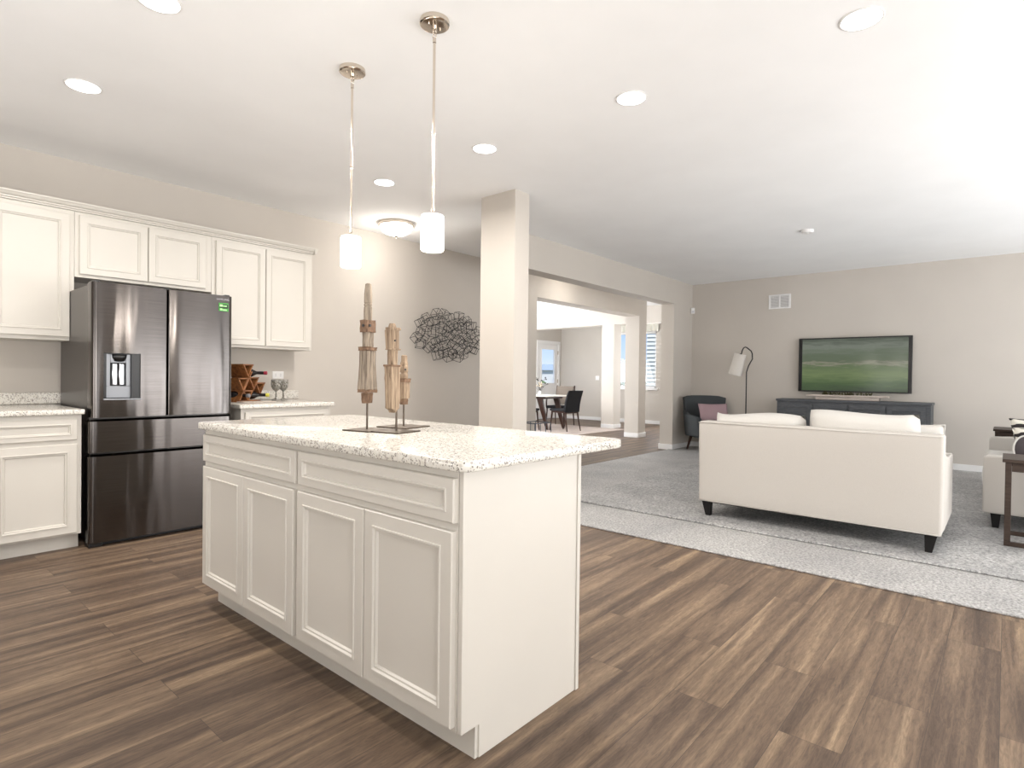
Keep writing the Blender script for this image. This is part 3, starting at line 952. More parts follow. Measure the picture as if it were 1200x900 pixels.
bm = NB(); box(bm, -0.135, 0.135, -0.0015, -0.0005, -0.09, 0.09); obj('backing', bm, mat('grille_shade', (0.28, 0.27, 0.27), 0.8), vt)
ms = thing('motion_sensor', 'small white motion sensor in the corner beside the hall opening', 'sensor', (9.36, 4.05, 2.30), -PI / 4)
bm = NB(); box(bm, -0.033, 0.033, -0.03, 0.0, -0.05, 0.05); obj('housing', bm, M['plastic'], ms, bevel=0.01)
bm = NB(); box(bm, -0.02, 0.02, -0.034, -0.029, -0.035, 0.0); obj('sensor_lens', bm, mat('milky_lens', (0.6, 0.6, 0.62), 0.2), ms, bevel=0.002)
sd = thing('smoke_detector', 'small white disc-shaped smoke detector on the living room ceiling', 'smoke detector', (6.70, 1.64, H))
bm = NB(); lathe(bm, [(0.062, -0.0005), (0.062, -0.018), (0.052, -0.030), (0.02, -0.033)], n_=28); obj('housing', bm, M['plastic'], sd, smooth='auto')
bm = NB(); lathe(bm, [(0.018, -0.032), (0.018, -0.036), (0.006, -0.037)], n_=16); obj('test_button', bm, M['plastic'], sd)

# ------------------------------------------------------------------ ceiling lights
def downlight(x, y, label, pw=38):
    t = thing('recessed_downlight', label, 'ceiling light', (x, y, H), 0, 'recessed ceiling downlights')
    bm = NB(); lathe(bm, [(0.078, -0.0005), (0.090, -0.0005), (0.088, -0.005), (0.082, -0.006), (0.078, -0.004)], n_=36, cap=False); obj('trim_ring', bm, M['plastic'], t, smooth=True)
    bm = NB(); lathe(bm, [(0.080, -0.001), (0.080, -0.0045), (0.03, -0.0065)], n_=36); obj('lens', bm, M['lens'], t)
    l = bpy.data.lights.new('downlight_lamp', 'AREA'); l.shape = 'DISK'; l.size = 0.13; l.energy = pw; l.color = (1.0, 0.95, 0.89); l.spread = math.radians(165)
    o = bpy.data.objects.new('downlight_lamp', l); o.location = (0, 0, -0.012); C.objects.link(o); o.parent = t


DLP = 15
for x, y, lab in ((0.89, 2.80, 'lit recessed downlight at the top left, cut by the photo edge, over the kitchen aisle'),
                  (0.88, 3.955, 'lit recessed downlight in front of the left wall cabinets'),
                  (2.94, 0.515, 'lit recessed downlight nearest the viewer at the top right'),
                  (2.94, 1.656, 'lit recessed downlight between the pendants and the top right one'),
                  (2.94, 2.809, 'lit recessed downlight just before the tall column'),
                  (2.93, 3.945, 'lit recessed downlight above the dome ceiling light, between the two pendants')):
    downlight(x, y, lab, DLP)


def pendant(x, y, label):
    t = thing('pendant_light', label, 'pendant light', (x, y, H), 0, 'pendants over the island')
    bm = NB(); lathe(bm, [(0.066, -0.0005), (0.067, -0.006), (0.067, -0.020), (0.062, -0.024), (0.058, -0.025)], n_=36)
    lathe(bm, [(0.012, -0.025), (0.012, -0.040), (0.006, -0.044)], n_=14)
    for s_ in (-1, 1): lathe(bm, [(0.004, -0.025), (0.004, -0.032), (0.002, -0.034)], (s_ * 0.032, 0, 0), 8)
    obj('canopy', bm, M['nickel'], t, smooth='auto')
    bm = NB()
    for r_, zc in (((0.010, 0), -0.052), ((0, 0.010), -0.070)):
        pts = [(r_[0] * math.cos(a), r_[1] * math.cos(a), zc + 0.013 * math.sin(a)) for a in [2 * PI * i / 14 for i in range(15)]]
        tube(bm, pts, 0.0022, 6)
    obj('chain_link', bm, M['nickel'], t, smooth=True)
    bm = NB(); lathe(bm, [(0.008, -0.080), (0.008, -0.10), (0.006, -0.102), (0.006, -0.50), (0.0085, -0.502), (0.0085, -0.512), (0.0055, -0.514), (0.0055, -0.845), (0.009, -0.85), (0.009, -0.868)], n_=14); obj('rod', bm, M['nickel'], t, smooth='auto')
    bm = NB(); lathe(bm, [(0.012, -0.868), (0.030, -0.872), (0.050, -0.878), (0.053, -0.890), (0.053, -1.030), (0.049, -1.036), (0.040, -1.037)], n_=36); obj('glass_shade', bm, M['bulb_glass'], t, smooth='auto')
    l = bpy.data.lights.new('pendant_lamp', 'POINT'); l.energy = 6; l.color = (1.0, 0.94, 0.86); l.shadow_soft_size = 0.07
    o = bpy.data.objects.new('pendant_lamp', l); o.location = (0, 0, -1.13); C.objects.link(o); o.parent = t


pendant(1.742, 1.985, 'lit nickel pendant with white cylinder shade, the nearer and larger of the pair')
pendant(1.742, 2.628, 'lit nickel pendant with white cylinder shade, the farther and smaller of the pair')
fm = thing('flush_mount_light', 'lit white glass dome light with brass ring on the ceiling', 'ceiling light', (3.80, 4.90, H))
bm = NB(); lathe(bm, [(0.185, -0.0005), (0.190, -0.02), (0.186, -0.032), (0.170, -0.034)], n_=40); obj('ring', bm, M['nickel'], fm, smooth='auto')
bm = NB(); lathe(bm, [(0.174, -0.030), (0.168, -0.055), (0.145, -0.088), (0.105, -0.112), (0.055, -0.126), (0.010, -0.130)], n_=40); obj('glass_bowl', bm, M['bulb_glass'], fm, smooth=True)
bm = NB(); lathe(bm, [(0.018, -0.128), (0.018, -0.135), (0.008, -0.140), (0.010, -0.150), (0.003, -0.156)], n_=16); obj('finial', bm, M['nickel'], fm, smooth=True)
l = bpy.data.lights.new('dome_lamp', 'POINT'); l.energy = 8; l.color = (1.0, 0.93, 0.84); l.shadow_soft_size = 0.1
o = bpy.data.objects.new('dome_lamp', l); o.location = (0, 0, -0.28); C.objects.link(o); o.parent = fm

fm2 = dup(fm, (7.4, 4.85, H), 0, 'added unseen dome light on the hall ceiling behind the header of the opening')  # extra lamp added out of view to light the passage and header


# ------------------------------------------------------------------ driftwood figures on the island
ZT = 0.903


def stand_base(t, w_, rodh, rx=0.0, ry=0.0):
    bm = NB(); box(bm, -w_ / 2, w_ / 2, -w_ / 2, w_ / 2, 0, 0.005); obj('base_plate', bm, M['iron'], t, bevel=0.001)
    bm = NB(); tube(bm, [(rx, ry, 0.004), (rx, ry, rodh)], 0.0042, 10); obj('rod', bm, M['iron'], t)


def rough(bm, amp=0.0015, seed=1):
    r = random.Random(seed)
    bmesh.ops.subdivide_edges(bm, edges=bm.edges[:], cuts=2, use_grid_fill=True)
    for v_ in bm.verts: v_.co += Vector((r.uniform(-amp, amp), r.uniform(-amp, amp), r.uniform(-amp, amp)))


RV = math.radians(12)
t = thing('driftwood_sculpture', 'tallest weathered wood totem on a metal stand, leftmost on the island', 'sculpture', (1.482, 2.101, ZT), RV, 'wood totems on the island')
stand_base(t, 0.146, 0.125)
bm = NB(); frustum(bm, (0, 0), .016, .016, .018, .018, 0.118, 0.162); rough(bm, seed=2); obj('lower_peg', bm, M['driftwood_dark'], t)
bm = NB(); frustum(bm, (0, 0), .034, .026, .034, .026, 0.164, 0.177); rough(bm, seed=3); obj('lower_collar', bm, M['driftwood_dark'], t)
bm = NB(); frustum(bm, (0, 0), .033, .026, .027, .022, 0.177, 0.345); rough(bm, 0.002, seed=4); obj('torso', bm, M['driftwood_grey'], t)
bm = NB(); frustum(bm, (0, 0), .031, .025, .031, .025, 0.345, 0.361); rough(bm, seed=5); obj('upper_collar', bm, M['driftwood_dark'], t)
bm = NB(); frustum(bm, (0, 0), .017, .017, .017, .017, 0.361, 0.424); rough(bm, seed=6); obj('neck', bm, M['driftwood_grey'], t)
bm = NB(); frustum(bm, (0, 0), .027, .022, .026, .021, 0.424, 0.476); rough(bm, seed=7); hd = obj('head_block', bm, M['driftwood_dark'], t)
bm = NB(); vs = lathe(bm, [(0.006, 0), (0.006, 0.004)], n_=10); xf(vs, Matrix.Translation((-0.014, -0.0225, 0.452)) @ Matrix.Rotation(PI / 2, 4, 'X')); vs = lathe(bm, [(0.006, 0), (0.006, 0.004)], n_=10); xf(vs, Matrix.Translation((-0.0275, 0.0, 0.452)) @ Matrix.Rotation(-PI / 2, 4, 'Y')); obj('eye', bm, M['dark_slot'], hd)
bm = NB(); lathe(bm, [(.018, 0.476), (.018, .515), (.0175, .532), (.0155, .534), (.0155, .537), (.0175, .539), (.0175, .545), (.0155, .547), (.0155, .55), (.0175, .552), (.0165, .59), (.015, .615), (.013, .632), (.006, .636)], n_=14); r_ = random.Random(8)
for v_ in bm.verts: v_.co.x += r_.uniform(-.0008, .0008); v_.co.y += r_.uniform(-.0008, .0008)
obj('tall_crown', bm, M['driftwood_grey'], t)

t = thing('driftwood_sculpture', 'middle-height carved wood figure with jagged tapering body on a metal stand', 'sculpture', (1.530, 1.960, ZT), RV, 'wood totems on the island')
stand_base(t, 0.146, 0.10, 0.0, 0.0)
bm = NB()
prism(bm, [(-.034, .278), (.028, .278), (.026, .235), (.029, .15), (.022, .098), (.006, .092), (.001, .082), (-.010, .094), (-.024, .102), (-.028, .20)], 'y', -.018, .018); rough(bm, .0012, 9); obj('torso', bm, M['driftwood'], t)
bm = NB(); frustum(bm, (-0.003, 0), .034, .021, .034, .021, 0.276, 0.284); obj('shoulder_plate', bm, M['driftwood_dark'], t, bevel=.001)
bm = NB(); frustum(bm, (-.002, 0), .015, .015, .017, .015, 0.284, 0.348); rough(bm, seed=10); obj('neck', bm, M['driftwood'], t)
bm = NB(); box(bm, -.027, .028, -.02, .02, .346, .352); box(bm, .010, .030, -.008, .012, .352, .432); frustum(bm, (-.008, 0), .018, .018, .024, .020, .352, .43); box(bm, -.030, .030, -.018, .018, .430, .441); frustum(bm, (-.006, 0), .013, .013, .009, .009, .441, .458); hd = obj('carved_head', bm, M['driftwood'], t, bevel=.0015)
bm = NB(); vs = lathe(bm, [(0.004, 0), (0.004, 0.003)], n_=10); xf(vs, Matrix.Translation((-0.012, -0.0195, 0.385)) @ Matrix.Rotation(PI / 2, 4, 'X')); obj('eye', bm, M['dark_slot'], hd)

for ch_ in t.children:
    if ch_.name.split('.')[0] not in ('base_plate', 'rod'): ch_.location = (-0.013, 0.011, 0)
t = thing('driftwood_sculpture', 'shortest wood totem with a pale round head, rightmost and hindmost on the island', 'sculpture', (1.704, 2.129, ZT), RV, 'wood totems on the island')
stand_base(t, 0.175, 0.115)
bm = NB(); frustum(bm, (0, 0), .014, .013, .015, .014, .105, .132); rough(bm, seed=11); obj('lower_peg', bm, M['driftwood_dark'], t)
bm = NB(); frustum(bm, (0, 0), .017, .017, .018, .017, .132, .210); rough(bm, seed=12); obj('torso', bm, M['driftwood'], t)
bm = NB(); box(bm, .018, .030, -.012, .014, .135, .205); obj('side_board', bm, M['driftwood'], t, bevel=.002)
bm = NB(); frustum(bm, (0.002, 0), .021, .020, .022, .021, .208, .226); rough(bm, seed=13); obj('collar', bm, M['driftwood_dark'], t)
bm = NB(); lathe(bm, [(.017, .226), (.019, .236), (.019, .245), (.0165, .248), (.0165, .252), (.019, .256), (.019, .28), (.017, .284), (.0185, .29), (.018, .298), (.015, .306), (.014, .33), (.010, .334)], n_=18); hd = obj('round_head', bm, M['driftwood'], t, smooth='auto')
bm = NB(); vs = lathe(bm, [(0.0045, 0), (0.0045, 0.003)], n_=10); xf(vs, Matrix.Rotation(math.radians(-35), 4, 'Z') @ Matrix.Translation((0, -0.018, 0.267)) @ Matrix.Rotation(PI / 2, 4, 'X')); obj('eye', bm, M['dark_slot'], hd)

# ------------------------------------------------------------------ wire cube wall art
wa = thing('wire_cube_wall_art', 'oval cluster of black wire cubes hung on the wall beside the column', 'wall art', (4.965, 5.39, 1.655))
r_ = random.Random(5)
pts = []
tries = 0
while len(pts) < 50 and tries < 20000:
    tries += 1
    a = r_.uniform(0, 2 * PI); q = math.sqrt(r_.random())
    x, z = 0.56 * q * math.cos(a), 0.275 * q * math.sin(a)
    if all((x - p[0]) ** 2 + (z - p[1]) ** 2 > 0.088 ** 2 for p in pts): pts.append((x, z))
for (x, z) in pts:
    s_ = r_.uniform(0.034, 0.052)
    R3 = Matrix.Rotation(r_.uniform(-0.5, 0.5), 4, 'X') @ Matrix.Rotation(r_.uniform(-0.5, 0.5), 4, 'Z') @ Matrix.Rotation(r_.uniform(0, 6), 4, 'Y')
    cs = [R3 @ Vector((i * s_, j * s_, k * s_)) + Vector((x, -0.078 + r_.uniform(-0.01, 0.0), z)) for i in (-1, 1) for j in (-1, 1) for k in (-1, 1)]
    bm = NB()
    for i in range(8):
        for bit in (1, 2, 4):
            j = i ^ bit
            if j > i: tube(bm, [cs[i], cs[j]], 0.0028, 5)
    obj('wire_cube', bm, M['black_metal'], wa)

# ------------------------------------------------------------------ rug
bm = NB(); box(bm, 4.38, 8.60, -1.5, 3.10, 0.0125, 0.026)
tag(obj('area_rug', bm, M['rug'], bevel=0.006), 'large mottled grey shag rug under the sofas', 'rug')
bm = NB(); box(bm, 9.38, 11.42, 6.48, 9.3, 0.0005, 0.010)
tag(obj('dining_rug', bm, M['dining_rug'], bevel=0.003), 'rosy beige flat rug under the dining table', 'rug')
RZ = 0.0265


# ------------------------------------------------------------------ furniture helpers
def rbox(bm, x0, x1, y0, y1, z0, z1, r=0.02, bulge=0.0, n_=5):
    """rounded box with subdivided faces that may bulge"""
    tmp = NB()
    vs = box(tmp, x0, x1, y0, y1, z0, z1)
    bmesh.ops.recalc_face_normals(tmp, faces=tmp.faces[:])
    bmesh.ops.subdivide_edges(tmp, edges=tmp.edges[:], cuts=7, use_grid_fill=True)
    cx, cy, cz = (x0 + x1) / 2, (y0 + y1) / 2, (z0 + z1) / 2
    hx, hy, hz_ = (x1 - x0) / 2, (y1 - y0) / 2, (z1 - z0) / 2
    for v_ in tmp.verts:
        u, w_, q = (v_.co.x - cx) / hx, (v_.co.y - cy) / hy, (v_.co.z - cz) / hz_
        fx = (1 - w_ * w_) * (1 - q * q); fy = (1 - u * u) * (1 - q * q); fz = (1 - u * u) * (1 - w_ * w_)
        if abs(abs(u) - 1) < 1e-4: v_.co.x += bulge * fx * u
        if abs(abs(w_) - 1) < 1e-4: v_.co.y += bulge * fy * w_
        if abs(abs(q) - 1) < 1e-4: v_.co.z += bulge * fz * q
    me = bpy.data.meshes.new('tmp'); tmp.to_mesh(me); tmp.free(); bm.from_mesh(me); bpy.data.meshes.remove(me)


def soft(name, x0, x1, y0, y1, z0, z1, m_, parent, r=0.03, bulge=0.01, label=None, seg=3):
    bm = NB(); rbox(bm, x0, x1, y0, y1, z0, z1, r, bulge)
    o_ = obj(name, bm, m_, parent, smooth=True, label=label)
    q = o_.modifiers.new('bevel', 'BEVEL'); q.width = r; q.segments = seg; q.limit_method = 'ANGLE'; q.angle_limit = math.radians(50)
    return o_


def piping(parent, pts, m_, r=0.004):
    bm = NB(); tube(bm, pts, r, 6); return obj('piping', bm, m_, parent, smooth=True)


def pillow(name, loc, rot, w_, d, h_, m_, label, cat='pillow', seed=0, pipe=None, group=None):
    t = thing(name, label, cat, loc, 0, group)
    t.rotation_euler = rot
    bm = NB(); cushion(bm, w_, d, h_, 16, 16, 0.45, 0, True, seed); cv = obj('cover', bm, m_, t, smooth=True)
    pts = []
    for i in range(65):
        a = i / 16
        k, f_ = int(a) % 4, a - int(a)
        u, v_ = [(-1 + 2 * f_, -1), (1, -1 + 2 * f_), (1 - 2 * f_, 1), (-1, 1 - 2 * f_)][k]
        pts.append((u * w_ / 2 * (1 - 0.05 * (1 - v_ ** 2) * abs(u) ** 6), v_ * d / 2 * (1 - 0.07 * (1 - u ** 2) * abs(v_) ** 6), 0))
    bm = NB(); tube(bm, pts, 0.004, 6); obj('seam', bm, pipe or m_, t, smooth=True)
    return t


# sofa facing the television (faces +X): built with front = -Y, then turned
def sofa(name, label, loc, rz, W_, D_, back_h, arm_h, seat_h, ncush, bz=0.115, back_t=0.17, arm_t=0.13):
    t = thing(name, label, 'sofa', loc, rz)
    I = M['ivory']
    # local: back at y = 0 (outer face), front at y = -D_
    bm = NB(); rbox(bm, -W_ / 2 + 0.004, W_ / 2 - 0.004, -D_ + 0.03, -0.02, bz + 0.004, bz + 0.17, bulge=0.0); obj('seat_base', bm, I, t, smooth=True, bevel=0.012)
    # back: slightly sloped outer face
    bm = NB()
    vs = frustum(bm, (0, -back_t / 2), W_ / 2, back_t / 2, W_ / 2 + 0.004, back_t / 2, bz, back_h, dy=0.012)
    bmesh.ops.subdivide_edges(bm, edges=bm.edges[:], cuts=5, use_grid_fill=True)
    o_ = obj('backrest', bm, I, t, smooth=True)
    q = o_.modifiers.new('bevel', 'BEVEL'); q.width = 0.022; q.segments = 4; q.limit_method = 'ANGLE'; q.angle_limit = math.radians(50)
    zz = back_h - 0.012
    piping(t, [(-W_ / 2, 0.012, zz), (W_ / 2, 0.012, zz)], I)
    piping(t, [(-W_ / 2, 0.002, bz + 0.012), (W_ / 2, 0.002, bz + 0.012)], I)
    for s_ in (-1, 1):
        bm = NB()
        pr = [(-back_t - 0.001, bz), (-D_, bz), (-D_, arm_h - 0.02), (-D_ + 0.02, arm_h), (-D_ * 0.62, arm_h + 0.004), (-back_t - 0.16, arm_h + 0.03), (-back_t - 0.001, arm_h + 0.07)]
        prism(bm, pr, 'x', s_ * W_ / 2, s_ * (W_ / 2 - arm_t))
        obj('armrest', bm, I, t, bevel=0.022, seg=4)
        piping(t, [(s_ * (W_ / 2 - 0.012), -back_t, arm_h + 0.058), (s_ * (W_ / 2 - 0.012), -D_ + 0.03, arm_h - 0.008)], I, 0.003)
    inner = W_ - 2 * arm_t - 0.01
    cw = inner / ncush
    for k in range(ncush):
        x0 = -inner / 2 + k * cw
        soft('seat_cushion', x0 + 0.003, x0 + cw - 0.003, -D_ - 0.005, -back_t - 0.01, bz + 0.175, seat_h, M['ivory_cushion'], t, 0.035, 0.012)
    bm = NB(); box(bm, -W_ / 2 + 0.02, W_ / 2 - 0.02, -D_ + 0.05, -0.03, bz - 0.006, bz + 0.01); obj('dust_cover', bm, M['black_wood'], t)
    for sx_ in (-1, 1):
        for y in (-0.05, -D_ + 0.08):
            bm = NB(); frustum(bm, (sx_ * (W_ / 2 - 0.07), y), 0.020, 0.020, 0.034, 0.032, 0, bz, dx=sx_ * 0.012); obj('leg', bm, M['black_wood'], t, bevel=0.002)
    return t, inner, cw


SF, inner, cw = sofa('sofa', 'ivory upholstered two-seat sofa seen from behind, facing the television', (4.605, 1.110, RZ), PI / 2, 1.615, 0.92, 0.775, 0.58, 0.455, 2)
# back cushions: soft and slumping; local x from -W/2..W/2 maps to world Y
def back_cush(parent, x0, x1, z0, z1, y, th, seed, lean=0.06, dip=0.02):
    bm = NB(); cushion(bm, x1 - x0, z1 - z0, th, 18, 12, 0.30, 0, False, seed)
    for v_ in bm.verts:
        u = v_.co.x / ((x1 - x0) / 2)
        tv = (v_.co.y / (z1 - z0) + 0.5)
        v_.co.y += -dip * tv * (math.cos(u * 2.2 + seed) * 0.6 + 0.4) * (1 - u ** 6)
        y_, z_ = v_.co.z + y - lean * (tv), z0 + tv * (z1 - z0) + (v_.co.y - (tv - 0.5) * (z1 - z0))
        v_.co = Vector(((x0 + x1) / 2 + v_.co.x, y_ + 2 * lean * tv, z_))
    o_ = obj('back_cushion', bm, M['ivory_cushion'], parent, smooth=True)
    pts = []
    return o_
back_cush(SF, -0.665, 0.035, 0.44, 0.900, -0.285, 0.24, 1)
back_cush(SF, 0.055, 0.755, 0.44, 0.850, -0.285, 0.24, 4, dip=0.03)
pillow('throw_pillow', (5.03, 0.52, 0.675), (math.radians(72), 0, math.radians(90)), 0.40, 0.36, 0.11, M['ivory_cushion'], 'small white throw pillow in the right corner of the ivory sofa', seed=3)

# second sofa at the right edge, faces +Y: local front = -Y so turn by pi
S2, inner2, cw2 = sofa('sofa', 'ivory sofa at the right edge of the photo behind the wooden end table', (6.80, -0.80, RZ), PI, 2.12, 0.93, 0.78, 0.56, 0.43, 2, arm_t=0.15)
back_cush(S2, -0.88, -0.02, 0.42, 0.84, -0.285, 0.22, 2)
back_cush(S2, 0.02, 0.88, 0.42, 0.84, -0.285, 0.22, 6)
pillow('throw_pillow', (6.50, -0.235, 0.60), (math.radians(68), 0, math.radians(-50)), 0.40, 0.36, 0.13, M['pattern'], 'black and cream patterned square pillow on the sofa at the right edge', seed=5)
pillow('throw_pillow', (7.15, -0.235, 0.635), (math.radians(70), 0, math.radians(-60)), 0.42, 0.38, 0.12, M['pattern'], 'black and cream patterned pillow farther back on the right edge sofa', seed=8)
t = thing('round_pillow', 'dark round pillow with white piping on the sofa at the right edge', 'pillow', (6.15, -0.165, 0.585)); t.rotation_euler = (math.radians(70), 0, math.radians(-50))
bm = NB(); lathe(bm, [(0.004, -0.05), (0.10, -0.045), (0.14, -0.02), (0.145, 0.0), (0.14, 0.02), (0.10, 0.045), (0.004, 0.05)], n_=28); obj('cover', bm, M['dark_fabric'], t, smooth=True)
bm = NB(); tube(bm, [(0.147 * math.cos(a), 0.147 * math.sin(a), 0) for a in [2 * PI * i / 32 for i in range(33)]], 0.008, 8); obj('piping', bm, M['ivory_cushion'], t, smooth=True)

# end tables
def end_table(loc, W_, D_, h_, label):
    """local: x 0..W_, y 0..-D_; sled frames at both x ends"""
    t = thing('end_table', label, 'side table', loc, 0, 'wooden end tables')
    T = M['table_wood']
    bm = NB(); box(bm, -0.015, W_ + 0.015, -D_ - 0.015, 0.015, h_ - 0.022, h_); obj('tabletop', bm, T, t, bevel=0.003)
    bm = NB()
    e1 = 0.006; za, zb = h_ - 0.085, h_ - 0.0225
    box(bm, 0.036, W_ - 0.036, -D_ + e1, -D_ + 0.022, za, zb); box(bm, 0.036, W_ - 0.036, -0.022, -e1, za, zb)
    box(bm, e1, 0.022, -D_ + 0.036, -0.036, za, zb); box(bm, W_ - 0.022, W_ - e1, -D_ + 0.036, -0.036, za, zb)
    obj('apron', bm, T, t, bevel=0.002)
    for x in (0.0, W_ - 0.035):
        for y in (-0.035, -D_):
            bm = NB(); box(bm, x, x + 0.035, y, y + 0.035, 0.028, h_ - 0.022); obj('leg', bm, T, t, bevel=0.002)
        bm = NB(); box(bm, x, x + 0.035, -D_, 0.0, 0, 0.028); obj('bottom_rail', bm, T, t, bevel=0.002)
    return t


end_table((5.20, 0.0, RZ), 0.42, 0.55, 0.595, 'brown wooden end table with sled legs at the right edge, before the sofa arm')
end_table((8.02, 0.09, RZ), 0.46, 0.52, 0.625, 'brown wooden end table beyond the far arm of the right edge sofa')

# ------------------------------------------------------------------ charcoal armchair (front = -Y local)
ac = thing('armchair', 'charcoal grey upholstered armchair in the corner by the hall opening', 'armchair', (8.93, 3.54, 0.013), math.radians(-46))
I = M['charcoal']
bm = NB()
N = 10
outer = []
# barrel-like backrest slab
vs = frustum(bm, (0, 0.27), 0.30, 0.055, 0.345, 0.05, 0.24, 0.87, dy=0.09)
bmesh.ops.subdivide_edges(bm, edges=bm.edges[:], cuts=6, use_grid_fill=True)
for v_ in bm.verts: v_.co.y -= 0.10 * (v_.co.x / 0.34) ** 2 * (0.4 + 0.6 * (v_.co.z - 0.2) / 0.7); v_.co.z -= 0.03 * abs(v_.co.x / 0.34) ** 5 * (v_.co.z > 0.8)
o_ = obj('backrest', bm, I, ac, smooth=True); q = o_.modifiers.new('bevel', 'BEVEL'); q.width = 0.03; q.segments = 4; q.limit_method = 'ANGLE'; q.angle_limit = math.radians(50)
for s_ in (-1, 1):
    bm = NB()
    prism(bm, [(0.27, 0.22), (-0.30, 0.25), (-0.335, 0.30), (-0.33, 0.525), (-0.30, 0.55), (0.15, 0.575), (0.29, 0.64)], 'x', s_ * 0.268, s_ * 0.345)
    for v_ in bm.verts:
        if v_.co.z < 0.32: v_.co.x *= 0.90
    obj('armrest', bm, I, ac, bevel=0.025, seg=4)
soft('seat_cushion', -0.262, 0.262, -0.34, 0.22, 0.34, 0.46, I, ac, 0.03, 0.012)
bm = NB(); rbox(bm, -0.27, 0.27, -0.31, 0.26, 0.22, 0.338); obj('seat_frame', bm, I, ac, smooth=True, bevel=0.012)
for sx_ in (-1, 1):
    for y, dy in ((-0.25, 0.05), (0.22, -0.05)):
        bm = NB(); frustum(bm, (sx_ * 0.27, y - dy), 0.012, 0.012, 0.022, 0.022, 0, 0.235, dx=-sx_ * 0.05, dy=dy); obj('leg', bm, M['walnut'], ac, bevel=0.004)
pillow('lumbar_pillow', (8.845, 3.455, 0.625), (math.radians(68), 0, math.radians(-46)), 0.46, 0.30, 0.12, M['mauve'], 'mauve pillow leaning on the charcoal armchair', seed=9)

# ------------------------------------------------------------------ floor lamp
fl = thing('floor_lamp', 'black arc floor lamp with tilted linen cylinder shade', 'floor lamp', (9.0, 3.02, 0.013))
bm = NB(); lathe(bm, [(0.13, 0), (0.13, 0.012), (0.125, 0.018), (0.02, 0.02)], n_=32); obj('base', bm, M['black_metal'], fl, smooth='auto')
pth = [(0, 0, 0.018), (0, -0.0, 0.6), (0, 0.0, 1.25), (0, -0.03, 1.35), (0, -0.085, 1.45), (0, -0.08, 1.53), (0, -0.065, 1.57), (0, 0.00, 1.625), (0, 0.025, 1.635), (0, 0.05, 1.62), (0, 0.07, 1.58), (0, 0.085, 1.51)]
bm = NB(); tube(bm, pth, 0.009, 10); obj('pole', bm, M['black_metal'], fl, smooth=True)
bm = NB()
SH = Matrix.Translation((0, 0.135, 1.37)) @ Matrix.Rotation(math.radians(14), 4, 'X')
vs = lathe(bm, [(0.098, -0.165), (0.088, 0.165), (0.084, 0.165), (0.094, -0.165)], n_=32, cap=False)
bm.verts.ensure_lookup_table()
n32 = 32
R0 = vs[:n32]; R3_ = vs[3 * n32:]
for i in range(n32): bm.faces.new((R0[i], R0[(i + 1) % n32], R3_[(i + 1) % n32], R3_[i]))
xf(vs, SH); obj('lamp_shade', bm, M['linen'], fl, smooth='auto')
bm = NB(); vs = lathe(bm, [(0.02, 0.06), (0.02, 0.12), (0.012, 0.165), (0.008, 0.17)], n_=14); xf(vs, SH)
tube(bm, [SH @ Vector((0, 0, 0.165)), (0, 0.085, 1.525)], 0.007, 8)
vs = tube(bm, [(-0.085, 0, 0.155), (0.085, 0, 0.155)], 0.003, 6); xf(vs, SH)
obj('lamp_socket', bm, M['black_metal'], fl)

# ------------------------------------------------------------------ media console, TV, trough
cn = thing('media_console', 'slate grey wooden media console under the television', 'console', (9.06, 1.66, 0.013))
CW = 1.88; K = M['console_wood']
bm = NB()
box(bm, 0, 0.34, -CW / 2 + 0.01, CW / 2 - 0.01, 0.09, 0.83)
for s_ in (-1, 1):
    for x in (0.01, 0.29): box(bm, x, x + 0.04, s_ * (CW / 2 - 0.05) - 0.02, s_ * (CW / 2 - 0.05) + 0.02, 0.0, 0.09)
obj('case', bm, K, cn, bevel=0.003)
bm = NB(); box(bm, -0.02, 0.345, -CW / 2, CW / 2, 0.83, 0.862); obj('top', bm, K, cn, bevel=0.003)
dw = (CW - 0.10) / 4
for k in range(4):
    y0 = -CW / 2 + 0.05 + k * dw
    bm = NB()
    T = lambda u, v_, d: (-d, y0 + 0.012 + u, 0.12 + v_)
    rings_panel(bm, dw - 0.024, 0.68, [(0, 0), (0, 0.018), (0.055, 0.018), (0.058, 0.006)], T)
    dr = obj('door', bm, K, cn)
    bm = NB()
    w2, h2 = dw - 0.024 - 0.12, 0.68 - 0.12
    for j in range(-6, 16):
        a = j * 0.06
        pts2 = []
        p0 = Vector((a, 0)); p1 = Vector((a + h2, h2))
        x0_, x1_ = max(a, 0), min(a + h2, w2)
        if x1_ - x0_ > 0.02:
            q0, q1 = (x0_, x0_ - a), (x1_, x1_ - a)
            tube(bm, [(-0.007, y0 + 0.072 + q0[0], 0.18 + q0[1]), (-0.007, y0 + 0.072 + q1[0], 0.18 + q1[1])], 0.0035, 4)
    if len(bm.verts): obj('carved_pattern', bm, K, dr)
    bm = NB(); lathe(bm, [(0.008, 0), (0.011, 0.01)], n_=10); xf(bm.verts[:], Matrix.Translation((-0.018, y0 + (0.03 if k % 2 else dw - 0.03), 0.46)) @ Matrix.Rotation(-PI / 2, 4, 'Y')); obj('knob', bm, M['black_metal'], dr)

